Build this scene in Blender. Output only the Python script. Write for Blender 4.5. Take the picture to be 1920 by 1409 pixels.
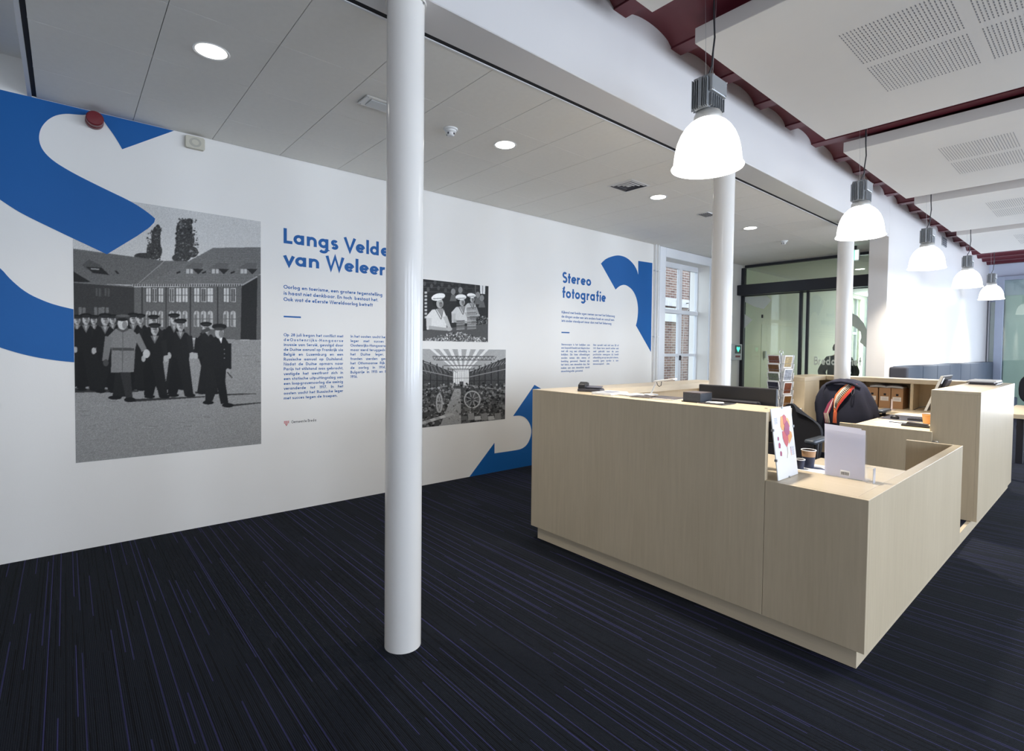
import bpy, bmesh, math, random
import numpy as np
from mathutils import Vector, Matrix
for _o in list(bpy.data.objects): bpy.data.objects.remove(_o)
random.seed(7)
SC = bpy.context.scene
COL = SC.collection
PI = math.pi

# ------------------------------------------------------------------ camera, world, daylight, exposure
cam_d = bpy.data.cameras.new('camera'); cam = bpy.data.objects.new('camera', cam_d); COL.objects.link(cam)
_r = Vector((0.650902, 0.759084, 0.010904)); _u = Vector((-0.028292, 0.009902, 0.999551)); _f = Vector((-0.758635, 0.650918, -0.027922))
_m = Matrix((( _r.x, _u.x, -_f.x, 0.0), (_r.y, _u.y, -_f.y, 0.0), (_r.z, _u.z, -_f.z, 1.42), (0, 0, 0, 1)))
cam.matrix_world = _m
cam_d.sensor_width = 36.0; cam_d.lens = 975.63 / 1920 * 36.0
cam_d.shift_y = -(704.5 - 680.75) / 1920
cam_d.clip_start = 0.05; cam_d.clip_end = 200
SC.camera = cam
SC.view_settings.view_transform = 'Standard'; SC.view_settings.look = 'None'
SC.view_settings.exposure = 0.48; SC.view_settings.gamma = 1.0
SC.view_settings.use_curve_mapping = False
SC.cycles.use_denoising = True; SC.cycles.use_adaptive_sampling = True; SC.cycles.adaptive_threshold = 0.05
SC.cycles.max_bounces = 6; SC.cycles.diffuse_bounces = 4; SC.cycles.glossy_bounces = 4
SC.cycles.transparent_max_bounces = 12; SC.cycles.transmission_bounces = 6
SC.cycles.caustics_reflective = False; SC.cycles.caustics_refractive = False
SC.cycles.sample_clamp_indirect = 4.0

W = bpy.data.worlds.new('overcast_sky'); SC.world = W; W.use_nodes = True
_bg = W.node_tree.nodes['Background']; _bg.inputs[0].default_value = (0.80, 0.89, 1.0, 1); _bg.inputs[1].default_value = 2.2

def area_light(name, loc, rot, sx, sy, power, color):
    d = bpy.data.lights.new(name, 'AREA'); d.shape = 'RECTANGLE'; d.size = sx; d.size_y = sy; d.energy = power; d.color = color
    o = bpy.data.objects.new(name, d); COL.objects.link(o); o.location = loc; o.rotation_euler = rot
    return o
# overcast daylight entering through the windows of the right-hand wall (each lamp fills one window opening)
RWIN = [(-2.6, -0.6), (0.2, 2.2), (3.0, 5.0), (5.8, 7.8), (8.6, 10.6), (11.4, 13.4), (14.2, 16.2)]
for _i, (_a, _b) in enumerate(RWIN):
    area_light('window_and_added_daylight', (5.06, (_a + _b) / 2, 1.75), (0, PI / 2, 0), 2.3, 1.9, (38, 45, 85, 95, 95, 75, 75)[_i], (0.72, 0.83, 1.0))

ADDED_FWIN = [(0.2, 2.2), (2.8, 4.8)]  # unseen windows added in the far wall to brighten the desk's right face
for _a, _b in ADDED_FWIN:
    area_light('window_and_added_daylight', ((_a + _b) / 2, 17.06, 1.75), (-PI / 2, 0, 0), 1.9, 2.4, 130, (0.72, 0.83, 1.0))

# ------------------------------------------------------------------ materials
MATS = {}
def nd(nt, typ, **kw):
    n = nt.nodes.new(typ)
    for k, v in kw.items():
        if k == 'ins':
            for kk, vv in v.items(): n.inputs[kk].default_value = vv
        else: setattr(n, k, v)
    return n
def mat(name, col, rough=0.5, metal=0.0, var=0.04, scale=8.0, spec=0.5, emit=None, estr=0.0, bump=0.0, bscale=200.0, stretch=(1, 1, 1)):
    if name in MATS: return MATS[name]
    m = bpy.data.materials.new(name); m.use_nodes = True; nt = m.node_tree; p = nt.nodes['Principled BSDF']
    p.inputs['Roughness'].default_value = rough; p.inputs['Metallic'].default_value = metal
    p.inputs['Specular IOR Level'].default_value = spec
    tc = nd(nt, 'ShaderNodeTexCoord'); mp = nd(nt, 'ShaderNodeMapping'); mp.inputs['Scale'].default_value = stretch
    nt.links.new(tc.outputs['Object'], mp.inputs[0])
    nz = nd(nt, 'ShaderNodeTexNoise', ins={'Scale': scale, 'Detail': 3.0}); nt.links.new(mp.outputs[0], nz.inputs['Vector'])
    mx = nd(nt, 'ShaderNodeMix', data_type='RGBA')
    mx.inputs['A'].default_value = tuple(max(0, c * (1 - var)) for c in col) + (1,)
    mx.inputs['B'].default_value = tuple(min(1, c * (1 + var)) for c in col) + (1,)
    nt.links.new(nz.outputs['Fac'], mx.inputs['Factor']); nt.links.new(mx.outputs['Result'], p.inputs['Base Color'])
    if emit:
        p.inputs['Emission Color'].default_value = tuple(emit) + (1,); p.inputs['Emission Strength'].default_value = estr
    if bump:
        n2 = nd(nt, 'ShaderNodeTexNoise', ins={'Scale': bscale, 'Detail': 2.0}); nt.links.new(tc.outputs['Object'], n2.inputs['Vector'])
        b = nd(nt, 'ShaderNodeBump', ins={'Strength': bump, 'Distance': 0.002}); nt.links.new(n2.outputs['Fac'], b.inputs['Height'])
        nt.links.new(b.outputs[0], p.inputs['Normal'])
    MATS[name] = m
    return m
def srgb(r, g, b):
    f = lambda c: c / 255 / 12.92 if c <= 10.31475 else ((c / 255 + 0.055) / 1.055) ** 2.4
    return (f(r), f(g), f(b))
def wood(name, base, dark, axis='z'):
    """pale maple veneer: long soft grain along one axis"""
    m = bpy.data.materials.new(name); m.use_nodes = True; nt = m.node_tree; p = nt.nodes['Principled BSDF']
    p.inputs['Roughness'].default_value = 0.33; p.inputs['Specular IOR Level'].default_value = 0.5
    geo = nd(nt, 'ShaderNodeNewGeometry'); mp = nd(nt, 'ShaderNodeMapping')
    mp.inputs['Scale'].default_value = {'z': (1, 1, 0.06), 'x': (0.06, 1, 1), 'y': (1, 0.06, 1)}[axis]
    nt.links.new(geo.outputs['Position'], mp.inputs[0])
    n1 = nd(nt, 'ShaderNodeTexNoise', ins={'Scale': 60.0, 'Detail': 4.0, 'Roughness': 0.6, 'Distortion': 0.3}); nt.links.new(mp.outputs[0], n1.inputs['Vector'])
    mp2 = nd(nt, 'ShaderNodeMapping'); mp2.inputs['Scale'].default_value = {'z': (1, 1, 0.25), 'x': (0.25, 1, 1), 'y': (1, 0.25, 1)}[axis]
    nt.links.new(geo.outputs['Position'], mp2.inputs[0])
    n2 = nd(nt, 'ShaderNodeTexNoise', ins={'Scale': 5.0, 'Detail': 2.0}); nt.links.new(mp2.outputs[0], n2.inputs['Vector'])
    ad = nd(nt, 'ShaderNodeMath', operation='MULTIPLY_ADD', ins={1: 0.55}); nt.links.new(n1.outputs['Fac'], ad.inputs[0])
    ml = nd(nt, 'ShaderNodeMath', operation='MULTIPLY', ins={1: 0.45}); nt.links.new(n2.outputs['Fac'], ml.inputs[0]); nt.links.new(ml.outputs[0], ad.inputs[2])
    cr = nd(nt, 'ShaderNodeValToRGB'); nt.links.new(ad.outputs[0], cr.inputs[0])
    cr.color_ramp.elements[0].position = 0.3; cr.color_ramp.elements[0].color = dark + (1,)
    cr.color_ramp.elements[1].position = 0.68; cr.color_ramp.elements[1].color = base + (1,)
    nt.links.new(cr.outputs[0], p.inputs['Base Color'])
    MATS[name] = m; return m
M_WOODV = wood('maple_vertical', (0.645, 0.535, 0.375), (0.55, 0.45, 0.305), 'z')
M_WOODX = wood('maple_along_x', (0.68, 0.57, 0.41), (0.59, 0.485, 0.34), 'x')
M_WOODY = wood('maple_along_y', (0.68, 0.57, 0.41), (0.59, 0.485, 0.34), 'y')
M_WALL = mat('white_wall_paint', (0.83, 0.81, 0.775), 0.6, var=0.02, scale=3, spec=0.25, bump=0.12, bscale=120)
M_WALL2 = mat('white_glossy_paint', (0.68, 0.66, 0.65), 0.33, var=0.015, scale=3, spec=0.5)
M_LOBBY = mat('cream_lobby_paint', (0.80, 0.80, 0.66), 0.5, var=0.02)
M_TILE = mat('ceiling_tile_white', (0.88, 0.86, 0.81), 0.75, var=0.03, scale=30, spec=0.2, bump=0.1, bscale=400)
M_TGRID = mat('white_ceiling_strip', (0.8, 0.8, 0.8), 0.5)
M_BLACK = mat('black_slot', (0.008, 0.008, 0.012), 0.8)
M_SOFFIT = mat('soffit_paint', (0.74, 0.72, 0.68), 0.6, var=0.02)
M_COLUMN = mat('white_gloss_enamel', (0.82, 0.79, 0.745), 0.16, var=0.01, spec=0.5)
M_MAROON = mat('maroon_ceiling_paint', (0.115, 0.016, 0.026), 0.5, var=0.1, scale=6)
M_PANEL = mat('acoustic_panel_white', (0.69, 0.665, 0.625), 0.7, var=0.015, spec=0.2)
M_PERF = mat('perforation_grey', (0.22, 0.22, 0.23), 0.9)
M_BLUE = mat('blue_vinyl', srgb(22, 92, 160), 0.5, var=0.02, scale=3, spec=0.25)
M_DARKMETAL = mat('anthracite_frame', (0.012, 0.013, 0.02), 0.4)
M_WHITEP = mat('white_plastic', (0.8, 0.8, 0.79), 0.4)
M_CREAM = mat('cream_plastic', (0.55, 0.52, 0.43), 0.4)
M_BLACKP = mat('black_plastic', (0.014, 0.014, 0.017), 0.45)
M_DGREY = mat('dark_grey_plastic', (0.05, 0.05, 0.065), 0.45)
M_RED = mat('sounder_red', (0.16, 0.012, 0.018), 0.35)
M_ALU = mat('cast_aluminium', (0.30, 0.31, 0.32), 0.45, metal=0.6, var=0.08, scale=20)
M_ALULIGHT = mat('light_aluminium', (0.62, 0.61, 0.58), 0.35, metal=0.5)
M_STEEL = mat('steel_wire', (0.5, 0.5, 0.5), 0.3, metal=0.9)
M_PAPER = mat('white_paper', (0.82, 0.82, 0.82), 0.6, var=0.01)
M_CARD = mat('brown_cardboard', (0.40, 0.225, 0.115), 0.75, var=0.06)
M_FABRIC = mat('black_fabric', (0.010, 0.010, 0.014), 0.9, var=0.2, scale=60, bump=0.3, bscale=500)
M_COAT = mat('navy_coat_wool', (0.008, 0.009, 0.022), 0.95, var=0.3, scale=15, bump=0.4, bscale=300)
M_BENCH = mat('slate_upholstery', (0.045, 0.06, 0.085), 0.85, var=0.08, scale=30)
M_BENCHD = mat('charcoal_upholstery', (0.018, 0.02, 0.03), 0.85, var=0.08, scale=30)

def carpet():
    m = bpy.data.materials.new('striped_carpet'); m.use_nodes = True; nt = m.node_tree; p = nt.nodes['Principled BSDF']
    p.inputs['Roughness'].default_value = 0.95; p.inputs['Specular IOR Level'].default_value = 0.12
    L = nt.links.new
    geo = nd(nt, 'ShaderNodeNewGeometry'); sp = nd(nt, 'ShaderNodeSeparateXYZ'); L(geo.outputs['Position'], sp.inputs[0])
    def mth(op, a, b=None, c=None):
        n = nd(nt, 'ShaderNodeMath', operation=op)
        for i, v in enumerate((a, b, c)):
            if v is None: continue
            if isinstance(v, (int, float)): n.inputs[i].default_value = v
            else: L(v, n.inputs[i])
        return n.outputs[0]
    X, Y = sp.outputs['X'], sp.outputs['Y']
    def dashes(pitch, seg, width, prob, seed):
        cy = mth('FLOOR', mth('DIVIDE', Y, pitch))
        wn = nd(nt, 'ShaderNodeTexWhiteNoise', noise_dimensions='2D'); cb = nd(nt, 'ShaderNodeCombineXYZ'); L(cy, cb.inputs[0]); cb.inputs[1].default_value = seed; L(cb.outputs[0], wn.inputs['Vector'])
        off = wn.outputs['Value']
        cx = mth('FLOOR', mth('ADD', mth('DIVIDE', X, seg), mth('MULTIPLY', off, 7.31)))
        w2 = nd(nt, 'ShaderNodeTexWhiteNoise', noise_dimensions='3D'); c2 = nd(nt, 'ShaderNodeCombineXYZ'); L(cy, c2.inputs[0]); L(cx, c2.inputs[1]); c2.inputs[2].default_value = seed; L(c2.outputs[0], w2.inputs['Vector'])
        on = mth('LESS_THAN', w2.outputs['Value'], prob)
        fy = mth('SUBTRACT', mth('DIVIDE', Y, pitch), cy)
        ctr = mth('ADD', 0.3, mth('MULTIPLY', off, 0.4))
        ln = mth('LESS_THAN', mth('ABSOLUTE', mth('SUBTRACT', fy, ctr)), width / pitch / 2)
        return mth('MULTIPLY', on, ln)
    blue = mth('MAXIMUM', dashes(0.062, 0.62, 0.0048, 0.62, 1.0), dashes(0.145, 0.5, 0.0045, 0.55, 5.0))
    dark = mth('MAXIMUM', dashes(0.021, 0.5, 0.004, 0.5, 9.0), dashes(0.034, 0.5, 0.005, 0.4, 12.0))
    rib = mth('ADD', 0.5, mth('MULTIPLY', 0.5, mth('SINE', mth('MULTIPLY', Y, 2 * PI / 0.0065))))
    nz = nd(nt, 'ShaderNodeTexNoise', ins={'Scale': 260.0, 'Detail': 2.0}); L(geo.outputs['Position'], nz.inputs['Vector'])
    nb = nd(nt, 'ShaderNodeTexNoise', ins={'Scale': 1.3, 'Detail': 2.0}); L(geo.outputs['Position'], nb.inputs['Vector'])
    base = nd(nt, 'ShaderNodeMix', data_type='RGBA'); base.inputs['A'].default_value = (0.0058, 0.0072, 0.0112, 1); base.inputs['B'].default_value = (0.0165, 0.0205, 0.031, 1)
    fac = mth('ADD', mth('MULTIPLY', nz.outputs['Fac'], 0.55), mth('ADD', mth('MULTIPLY', rib, 0.25), mth('MULTIPLY', nb.outputs['Fac'], 0.2))); L(fac, base.inputs['Factor'])
    m1 = nd(nt, 'ShaderNodeMix', data_type='RGBA'); L(dark, m1.inputs['Factor']); L(base.outputs['Result'], m1.inputs['A']); m1.inputs['B'].default_value = (0.006, 0.007, 0.010, 1)
    m2 = nd(nt, 'ShaderNodeMix', data_type='RGBA'); L(mth('MULTIPLY', blue, mth('ADD', 0.55, mth('MULTIPLY', nz.outputs['Fac'], 0.6))), m2.inputs['Factor']); L(m1.outputs['Result'], m2.inputs['A']); m2.inputs['B'].default_value = (0.040, 0.040, 0.125, 1)
    L(m2.outputs['Result'], p.inputs['Base Color'])
    b = nd(nt, 'ShaderNodeBump', ins={'Strength': 0.8, 'Distance': 0.003}); L(mth('ADD', rib, nz.outputs['Fac']), b.inputs['Height']); L(b.outputs[0], p.inputs['Normal'])
    return m
M_CARPET = carpet()

def glass(name, tint, refl=1.0, rough=0.0):
    """thin window pane: tinted see-through plus mirror reflection by Fresnel"""
    m = bpy.data.materials.new(name); m.use_nodes = True; nt = m.node_tree
    nt.nodes.remove(nt.nodes['Principled BSDF']); out = nt.nodes['Material Output']
    t = nd(nt, 'ShaderNodeBsdfTransparent'); t.inputs[0].default_value = tint + (1,)
    g = nd(nt, 'ShaderNodeBsdfGlossy'); g.inputs['Roughness'].default_value = rough; g.inputs['Color'].default_value = (refl, refl, refl, 1)
    geo = nd(nt, 'ShaderNodeNewGeometry'); dp = nd(nt, 'ShaderNodeVectorMath', operation='DOT_PRODUCT'); nt.links.new(geo.outputs['Incoming'], dp.inputs[0]); nt.links.new(geo.outputs['Normal'], dp.inputs[1])
    ab = nd(nt, 'ShaderNodeMath', operation='ABSOLUTE'); nt.links.new(dp.outputs['Value'], ab.inputs[0]); om = nd(nt, 'ShaderNodeMath', operation='SUBTRACT', ins={0: 1.0}); nt.links.new(ab.outputs[0], om.inputs[1])
    pw = nd(nt, 'ShaderNodeMath', operation='POWER', ins={1: 5.0}); nt.links.new(om.outputs[0], pw.inputs[0]); f = nd(nt, 'ShaderNodeMath', operation='MULTIPLY_ADD', ins={1: 0.95, 2: 0.045}); nt.links.new(pw.outputs[0], f.inputs[0])
    mx = nd(nt, 'ShaderNodeMixShader'); nt.links.new(f.outputs[0], mx.inputs[0]); nt.links.new(t.outputs[0], mx.inputs[1]); nt.links.new(g.outputs[0], mx.inputs[2]); nt.links.new(mx.outputs[0], out.inputs[0])
    return m
M_GLASSG = glass('green_tinted_glass', (0.87, 0.935, 0.875))
M_GLASSC = glass('clear_glass', (0.95, 0.97, 0.97))
M_ACRYL = glass('clear_acrylic', (0.985, 0.985, 0.99))

def translucent(name, col, tcol, fac=0.5):
    m = bpy.data.materials.new(name); m.use_nodes = True; nt = m.node_tree; p = nt.nodes['Principled BSDF']; p.inputs['Base Color'].default_value = col + (1,); p.inputs['Roughness'].default_value = 0.6
    tr = nd(nt, 'ShaderNodeBsdfTranslucent'); tr.inputs[0].default_value = tcol + (1,); mx = nd(nt, 'ShaderNodeMixShader', ins={0: fac})
    nt.links.new(p.outputs[0], mx.inputs[1]); nt.links.new(tr.outputs[0], mx.inputs[2]); nt.links.new(mx.outputs[0], nt.nodes['Material Output'].inputs[0]); return m
# ------------------------------------------------------------------ mesh helpers
class MB:
    def __init__(s): s.v = []; s.f = []; s.mi = []
    def add(s, vs, fs, mi=0):
        o = len(s.v); s.v += [tuple(map(float, q)) for q in vs]
        for f in fs: s.f.append(tuple(o + i for i in f)); s.mi.append(mi)
        return s
    def box(s, x0, x1, y0, y1, z0, z1, mi=0):
        vs = [(x, y, z) for z in (z0, z1) for y in (y0, y1) for x in (x0, x1)]
        return s.add(vs, [(0, 2, 3, 1), (4, 5, 7, 6), (0, 1, 5, 4), (2, 6, 7, 3), (0, 4, 6, 2), (1, 3, 7, 5)], mi)
    def obox(s, c, ax, ay, az, hx, hy, hz, mi=0):
        c = Vector(c); ax, ay, az = Vector(ax).normalized(), Vector(ay).normalized(), Vector(az).normalized()
        vs = [c + ax * (i * hx) + ay * (j * hy) + az * (k * hz) for k in (-1, 1) for j in (-1, 1) for i in (-1, 1)]
        return s.add(vs, [(0, 2, 3, 1), (4, 5, 7, 6), (0, 1, 5, 4), (2, 6, 7, 3), (0, 4, 6, 2), (1, 3, 7, 5)], mi)
    def lathe(s, prof, c=(0, 0, 0), seg=32, mi=0, cap0=False, cap1=False):
        o = len(s.v); n = len(prof)
        for r, z in prof:
            for k in range(seg):
                a = 2 * PI * k / seg; s.v.append((c[0] + r * math.cos(a), c[1] + r * math.sin(a), c[2] + z))
        for i in range(n - 1):
            for k in range(seg):
                k2 = (k + 1) % seg; s.f.append((o + i * seg + k, o + i * seg + k2, o + (i + 1) * seg + k2, o + (i + 1) * seg + k)); s.mi.append(mi)
        if cap0: s.f.append(tuple(o + k for k in reversed(range(seg)))); s.mi.append(mi)
        if cap1: s.f.append(tuple(o + (n - 1) * seg + k for k in range(seg))); s.mi.append(mi)
        return s
    def cyl(s, p, q, r, seg=12, r2=None, mi=0):
        return s.tube([p, q], r, seg, r2=r2, mi=mi)
    def tube(s, pts, r, seg=8, r2=None, mi=0):
        pts = [Vector(p) for p in pts]; o = len(s.v); n = len(pts); prev = None
        for i, p in enumerate(pts):
            t = (pts[min(i + 1, n - 1)] - pts[max(i - 1, 0)]).normalized()
            if prev is None:
                a = Vector((0, 0, 1)) if abs(t.z) < 0.9 else Vector((1, 0, 0))
                e1 = t.cross(a).normalized()
            else:
                e1 = (prev - t * prev.dot(t)).normalized()
            prev = e1; e2 = t.cross(e1); rr = r if r2 is None else r + (r2 - r) * i / max(1, n - 1)
            for k in range(seg):
                a = 2 * PI * k / seg; s.v.append(tuple(p + e1 * (rr * math.cos(a)) + e2 * (rr * math.sin(a))))
        for i in range(n - 1):
            for k in range(seg):
                k2 = (k + 1) % seg; s.f.append((o + i * seg + k, o + i * seg + k2, o + (i + 1) * seg + k2, o + (i + 1) * seg + k)); s.mi.append(mi)
        s.f.append(tuple(o + k for k in reversed(range(seg)))); s.mi.append(mi)
        s.f.append(tuple(o + (n - 1) * seg + k for k in range(seg))); s.mi.append(mi)
        return s
    def prism(s, poly, to3, d0, d1, mi=0):
        """poly: 2-D outline; to3(a, b, d) gives the 3-D point; caps at d0 and d1"""
        n = len(poly); vs = [to3(a, b, d0) for a, b in poly] + [to3(a, b, d1) for a, b in poly]
        fs = [tuple(reversed(range(n))), tuple(range(n, 2 * n))] + [(i, (i + 1) % n, n + (i + 1) % n, n + i) for i in range(n)]
        return s.add(vs, fs, mi)
def wloc(o):
    v = Vector((0, 0, 0))
    while o is not None: v = v + o.location; o = o.parent
    return v
def obj(name, mb, m, parent=None, bevel=0.0, smooth=False, local=False, seg=2, angle=None):
    me = bpy.data.meshes.new(name); off = Vector((0, 0, 0)) if (parent is None or local) else wloc(parent)
    me.from_pydata([(v[0] - off.x, v[1] - off.y, v[2] - off.z) for v in mb.v], [], mb.f)
    ms = m if isinstance(m, (list, tuple)) else [m]
    for q in ms: me.materials.append(q)
    if len(ms) > 1: me.polygons.foreach_set('material_index', mb.mi)
    bm = bmesh.new(); bm.from_mesh(me)
    bmesh.ops.recalc_face_normals(bm, faces=bm.faces)
    if bevel > 0:
        es = [e for e in bm.edges if len(e.link_faces) == 2 and e.calc_face_angle(0) > 0.6]
        bmesh.ops.bevel(bm, geom=es, offset=bevel, segments=seg, affect='EDGES', profile=0.5, clamp_overlap=True)
    bm.to_mesh(me); bm.free()
    if smooth:
        me.polygons.foreach_set('use_smooth', [True] * len(me.polygons))
        if angle is None: angle = 0.7
        me.set_sharp_from_angle(angle=angle)
    o = bpy.data.objects.new(name, me); COL.objects.link(o)
    if parent: o.parent = parent
    return o
def box(name, b, m, parent=None, bevel=0.0015):
    return obj(name, MB().box(*b), m, parent, bevel=bevel, seg=1)
def thing(name, label, cat, loc=(0, 0, 0), group=None, rz=0.0):
    o = bpy.data.objects.new(name, None); COL.objects.link(o); o.location = loc; o.rotation_euler = (0, 0, rz); o.empty_display_size = 0.1
    return tag(o, label, cat, group)
def tag(o, label, cat, group=None):
    o['label'] = label; o['category'] = cat
    if group: o['group'] = group
    return o
def struct(o, label=None):
    o['kind'] = 'structure'
    if label: o['label'] = label
    return o
def copy_tree(o, parent=None):
    c = o.copy(); COL.objects.link(c); c.parent = parent
    for ch in list(o.children): copy_tree(ch, c)
    return c
def wallgrid(us, vs, holes, to3, t):
    """slab with rectangular holes; us, vs: cut positions; holes: set of (i, j) cells; to3(u, v, d)"""
    mb = MB(); nu, nv = len(us) - 1, len(vs) - 1
    solid = lambda i, j: 0 <= i < nu and 0 <= j < nv and (i, j) not in holes
    idx = {}
    def vid(i, j, d):
        k = (i, j, d)
        if k not in idx: idx[k] = len(mb.v); mb.v.append(tuple(to3(us[i], vs[j], t if d else 0.0)))
        return idx[k]
    def face(*q): mb.f.append(tuple(vid(*k) for k in q)); mb.mi.append(0)
    for i in range(nu):
        for j in range(nv):
            if not solid(i, j): continue
            face((i, j, 0), (i + 1, j, 0), (i + 1, j + 1, 0), (i, j + 1, 0)); face((i, j, 1), (i, j + 1, 1), (i + 1, j + 1, 1), (i + 1, j, 1))
            if not solid(i - 1, j): face((i, j, 0), (i, j + 1, 0), (i, j + 1, 1), (i, j, 1))
            if not solid(i + 1, j): face((i + 1, j, 0), (i + 1, j, 1), (i + 1, j + 1, 1), (i + 1, j + 1, 0))
            if not solid(i, j - 1): face((i, j, 0), (i, j, 1), (i + 1, j, 1), (i + 1, j, 0))
            if not solid(i, j + 1): face((i, j + 1, 0), (i + 1, j + 1, 0), (i + 1, j + 1, 1), (i, j + 1, 1))
    return mb
# ------------------------------------------------------------------ room shell
XW = -4.616; YE = 17.0; Y0 = -3.6; ZT = 3.01; XB0, XB1 = -2.33, -2.10
struct(box('floor', (-5.0, 5.3, Y0 - 0.3, YE + 0.3, -0.12, 0.0), M_CARPET, bevel=0), 'dark carpet with thin broken blue stripes')
WY0, WY1, WZ0, WZ1 = 7.06, 8.40, 0.62, 2.86
LY0, LY1 = 15.85, 16.75
mb = wallgrid([Y0 - 0.3, WY0, WY1, 9.6, LY0, LY1, YE + 0.3], [0.0, 0.65, WZ0 + 0.04, WZ1, 2.88, 3.72], {(1, 2), (4, 1), (4, 2), (4, 3)},
              lambda u, v, d: (XW - d, u, v), 0.36)
wl = struct(obj('wall_left', mb, [M_WALL, M_LOBBY]), 'long white plastered wall carrying the printed exhibition')
for p in wl.data.polygons:
    if p.center.y > 9.62: p.material_index = 1
struct(box('wall_near', (-5.0, 5.3, Y0 - 0.3, Y0, 0.0, 3.72), M_WALL, bevel=0))
us = [Y0] + [v for ab in RWIN for v in ab] + [YE]
mb = wallgrid(us, [0.0, 0.6, 2.9, 3.72], {(i, 1) for i in range(1, len(us) - 1, 2)}, lambda u, v, d: (5.0 + d, u, v), 0.3)
struct(obj('wall_right', mb, M_WALL), 'white outer wall with tall windows')
mb = wallgrid([-5.0, 0.2, 2.2, 2.8, 4.8, 5.3], [0.0, 0.5, 3.0, 3.72], {(1, 1), (3, 1)}, lambda u, v, d: (u, YE + d, v), 0.3)  # two openings cut for the added, unseen far windows
struct(obj('wall_far', mb, mat('bluish_white_paint', (0.66, 0.72, 0.86), 0.5, var=0.02)), 'pale blue end wall far behind the desks')
# inner wall beyond the entrance and the beam that continues it above the columns
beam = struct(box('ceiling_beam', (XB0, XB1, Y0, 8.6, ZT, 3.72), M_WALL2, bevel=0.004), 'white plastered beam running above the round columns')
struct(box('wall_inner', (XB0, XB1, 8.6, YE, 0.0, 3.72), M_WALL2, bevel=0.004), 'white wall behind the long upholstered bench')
# lowered tile ceiling
ce = struct(box('ceiling', (XW, XB0, -0.128, 9.6, 3.05, 3.10), M_BLACK, bevel=0), 'lowered ceiling of pale grey tiles')
xs = [XW + 0.006, -4.13, -3.53, -2.93, XB0 - 0.040]
ys = [-0.128] + [0.38 + 0.496 * k for k in range(19)] + [9.6]
tile_mesh = {}
for i in range(4):
    for j in range(len(ys) - 1):
        a, b, c, d = xs[i] + 0.0012, xs[i + 1] - 0.0012, ys[j] + 0.0016, ys[j + 1] - 0.0016
        key = (round(b - a, 4), round(d - c, 4))
        if key not in tile_mesh:
            o = obj('ceiling_tile', MB().box(0, b - a, 0, d - c, 0, 0.02), M_TILE, ce, bevel=0.0012, seg=1, local=True); tile_mesh[key] = o.data
        else:
            o = bpy.data.objects.new('ceiling_tile', tile_mesh[key]); COL.objects.link(o); o.parent = ce
        o.location = (a, c, ZT)
for i, x in enumerate(xs[1:4]):
    obj('grid_strip', MB().box(x - 0.004, x + 0.004, -0.128, 9.6, ZT + 0.006, ZT + 0.03), M_TGRID, ce)
obj('edge_profile', MB().box(XB0 - 0.040, XB0 - 0.028, -0.128, 9.6, ZT - 0.002, ZT + 0.002), M_TGRID, ce)
obj('shadow_gap', MB().box(XB0 - 0.028, XB0 - 0.0005, -0.128, 9.6, ZT + 0.003, ZT + 0.045), M_BLACK, ce)
obj('wall_shadow_gap', MB().box(XW + 0.0005, XW + 0.006, -0.128, 9.6, ZT + 0.004, ZT + 0.03), M_BLACK, ce)
struct(box('ceiling_lobby', (XW, XB0, 9.62, YE, 2.96, 3.05), M_TILE, bevel=0), 'plain lobby ceiling behind the glass')
# higher ceiling strip at the near end, with its fascia and black slot
struct(box('ceiling_raised', (XW, XB0, Y0, -0.17, 3.235, 3.3), M_TILE, bevel=0))
fa = struct(box('trim_1', (XW, XB0, -0.170, -0.150, ZT - 0.002, 3.3), M_TGRID, bevel=0), 'light profile edging the lowered ceiling')
obj('shadow_slot', MB().box(XW, XB0, -0.1495, -0.1285, ZT + 0.006, 3.2), M_BLACK, fa)
# jack-arch ceiling painted maroon
JP, JW, ZS, ZCR = 0.636, 0.115, 3.537, 3.602
prof = []; jy = [2.66 + JP * k for k in range(-10, 24)]
for k in range(len(jy) - 1):
    a, b = jy[k] + JW / 2, jy[k + 1] - JW / 2
    for q in range(13):
        t = q / 12; prof.append((a + (b - a) * t, ZS + (ZCR - ZS) * (1 - (2 * t - 1) ** 2) ** 0.62))
poly = [(prof[0][0], 3.74)] + prof + [(prof[-1][0], 3.74)]
va = MB(); n = len(prof)
for y, z in prof: va.v += [(XB1 - 0.02, y, z), (5.3, y, z)]
for i in range(n - 1): va.f.append((2 * i, 2 * i + 1, 2 * i + 3, 2 * i + 2)); va.mi.append(0)
o0 = len(va.v); va.v += [(XB1 - 0.02, prof[0][0], 3.75), (5.3, prof[0][0], 3.75), (5.3, prof[-1][0], 3.75), (XB1 - 0.02, prof[-1][0], 3.75)]
va.f += [(o0, o0 + 3, o0 + 2, o0 + 1), (0, 1, o0 + 1, o0), (2 * n - 2, o0 + 3, o0 + 2, 2 * n - 1)]; va.mi += [0, 0, 0]
vault = struct(obj('ceiling_vault', va, M_MAROON, smooth=True, angle=0.5), 'maroon jack-arch ceiling between steel joists')
jm = None
for y in jy[1:-1]:
    if y > YE: continue
    if jm is None:
        o = obj('steel_joist', MB().box(XB1 + 0.0005, 5.0, -JW / 2 - 0.004, JW / 2 + 0.004, 0, 0.014), M_MAROON, vault, bevel=0.002, local=True); jm = o.data
    else: o = bpy.data.objects.new('steel_joist', jm); COL.objects.link(o); o.parent = vault
    o.location = (0, y, ZS - 0.012)

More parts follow.
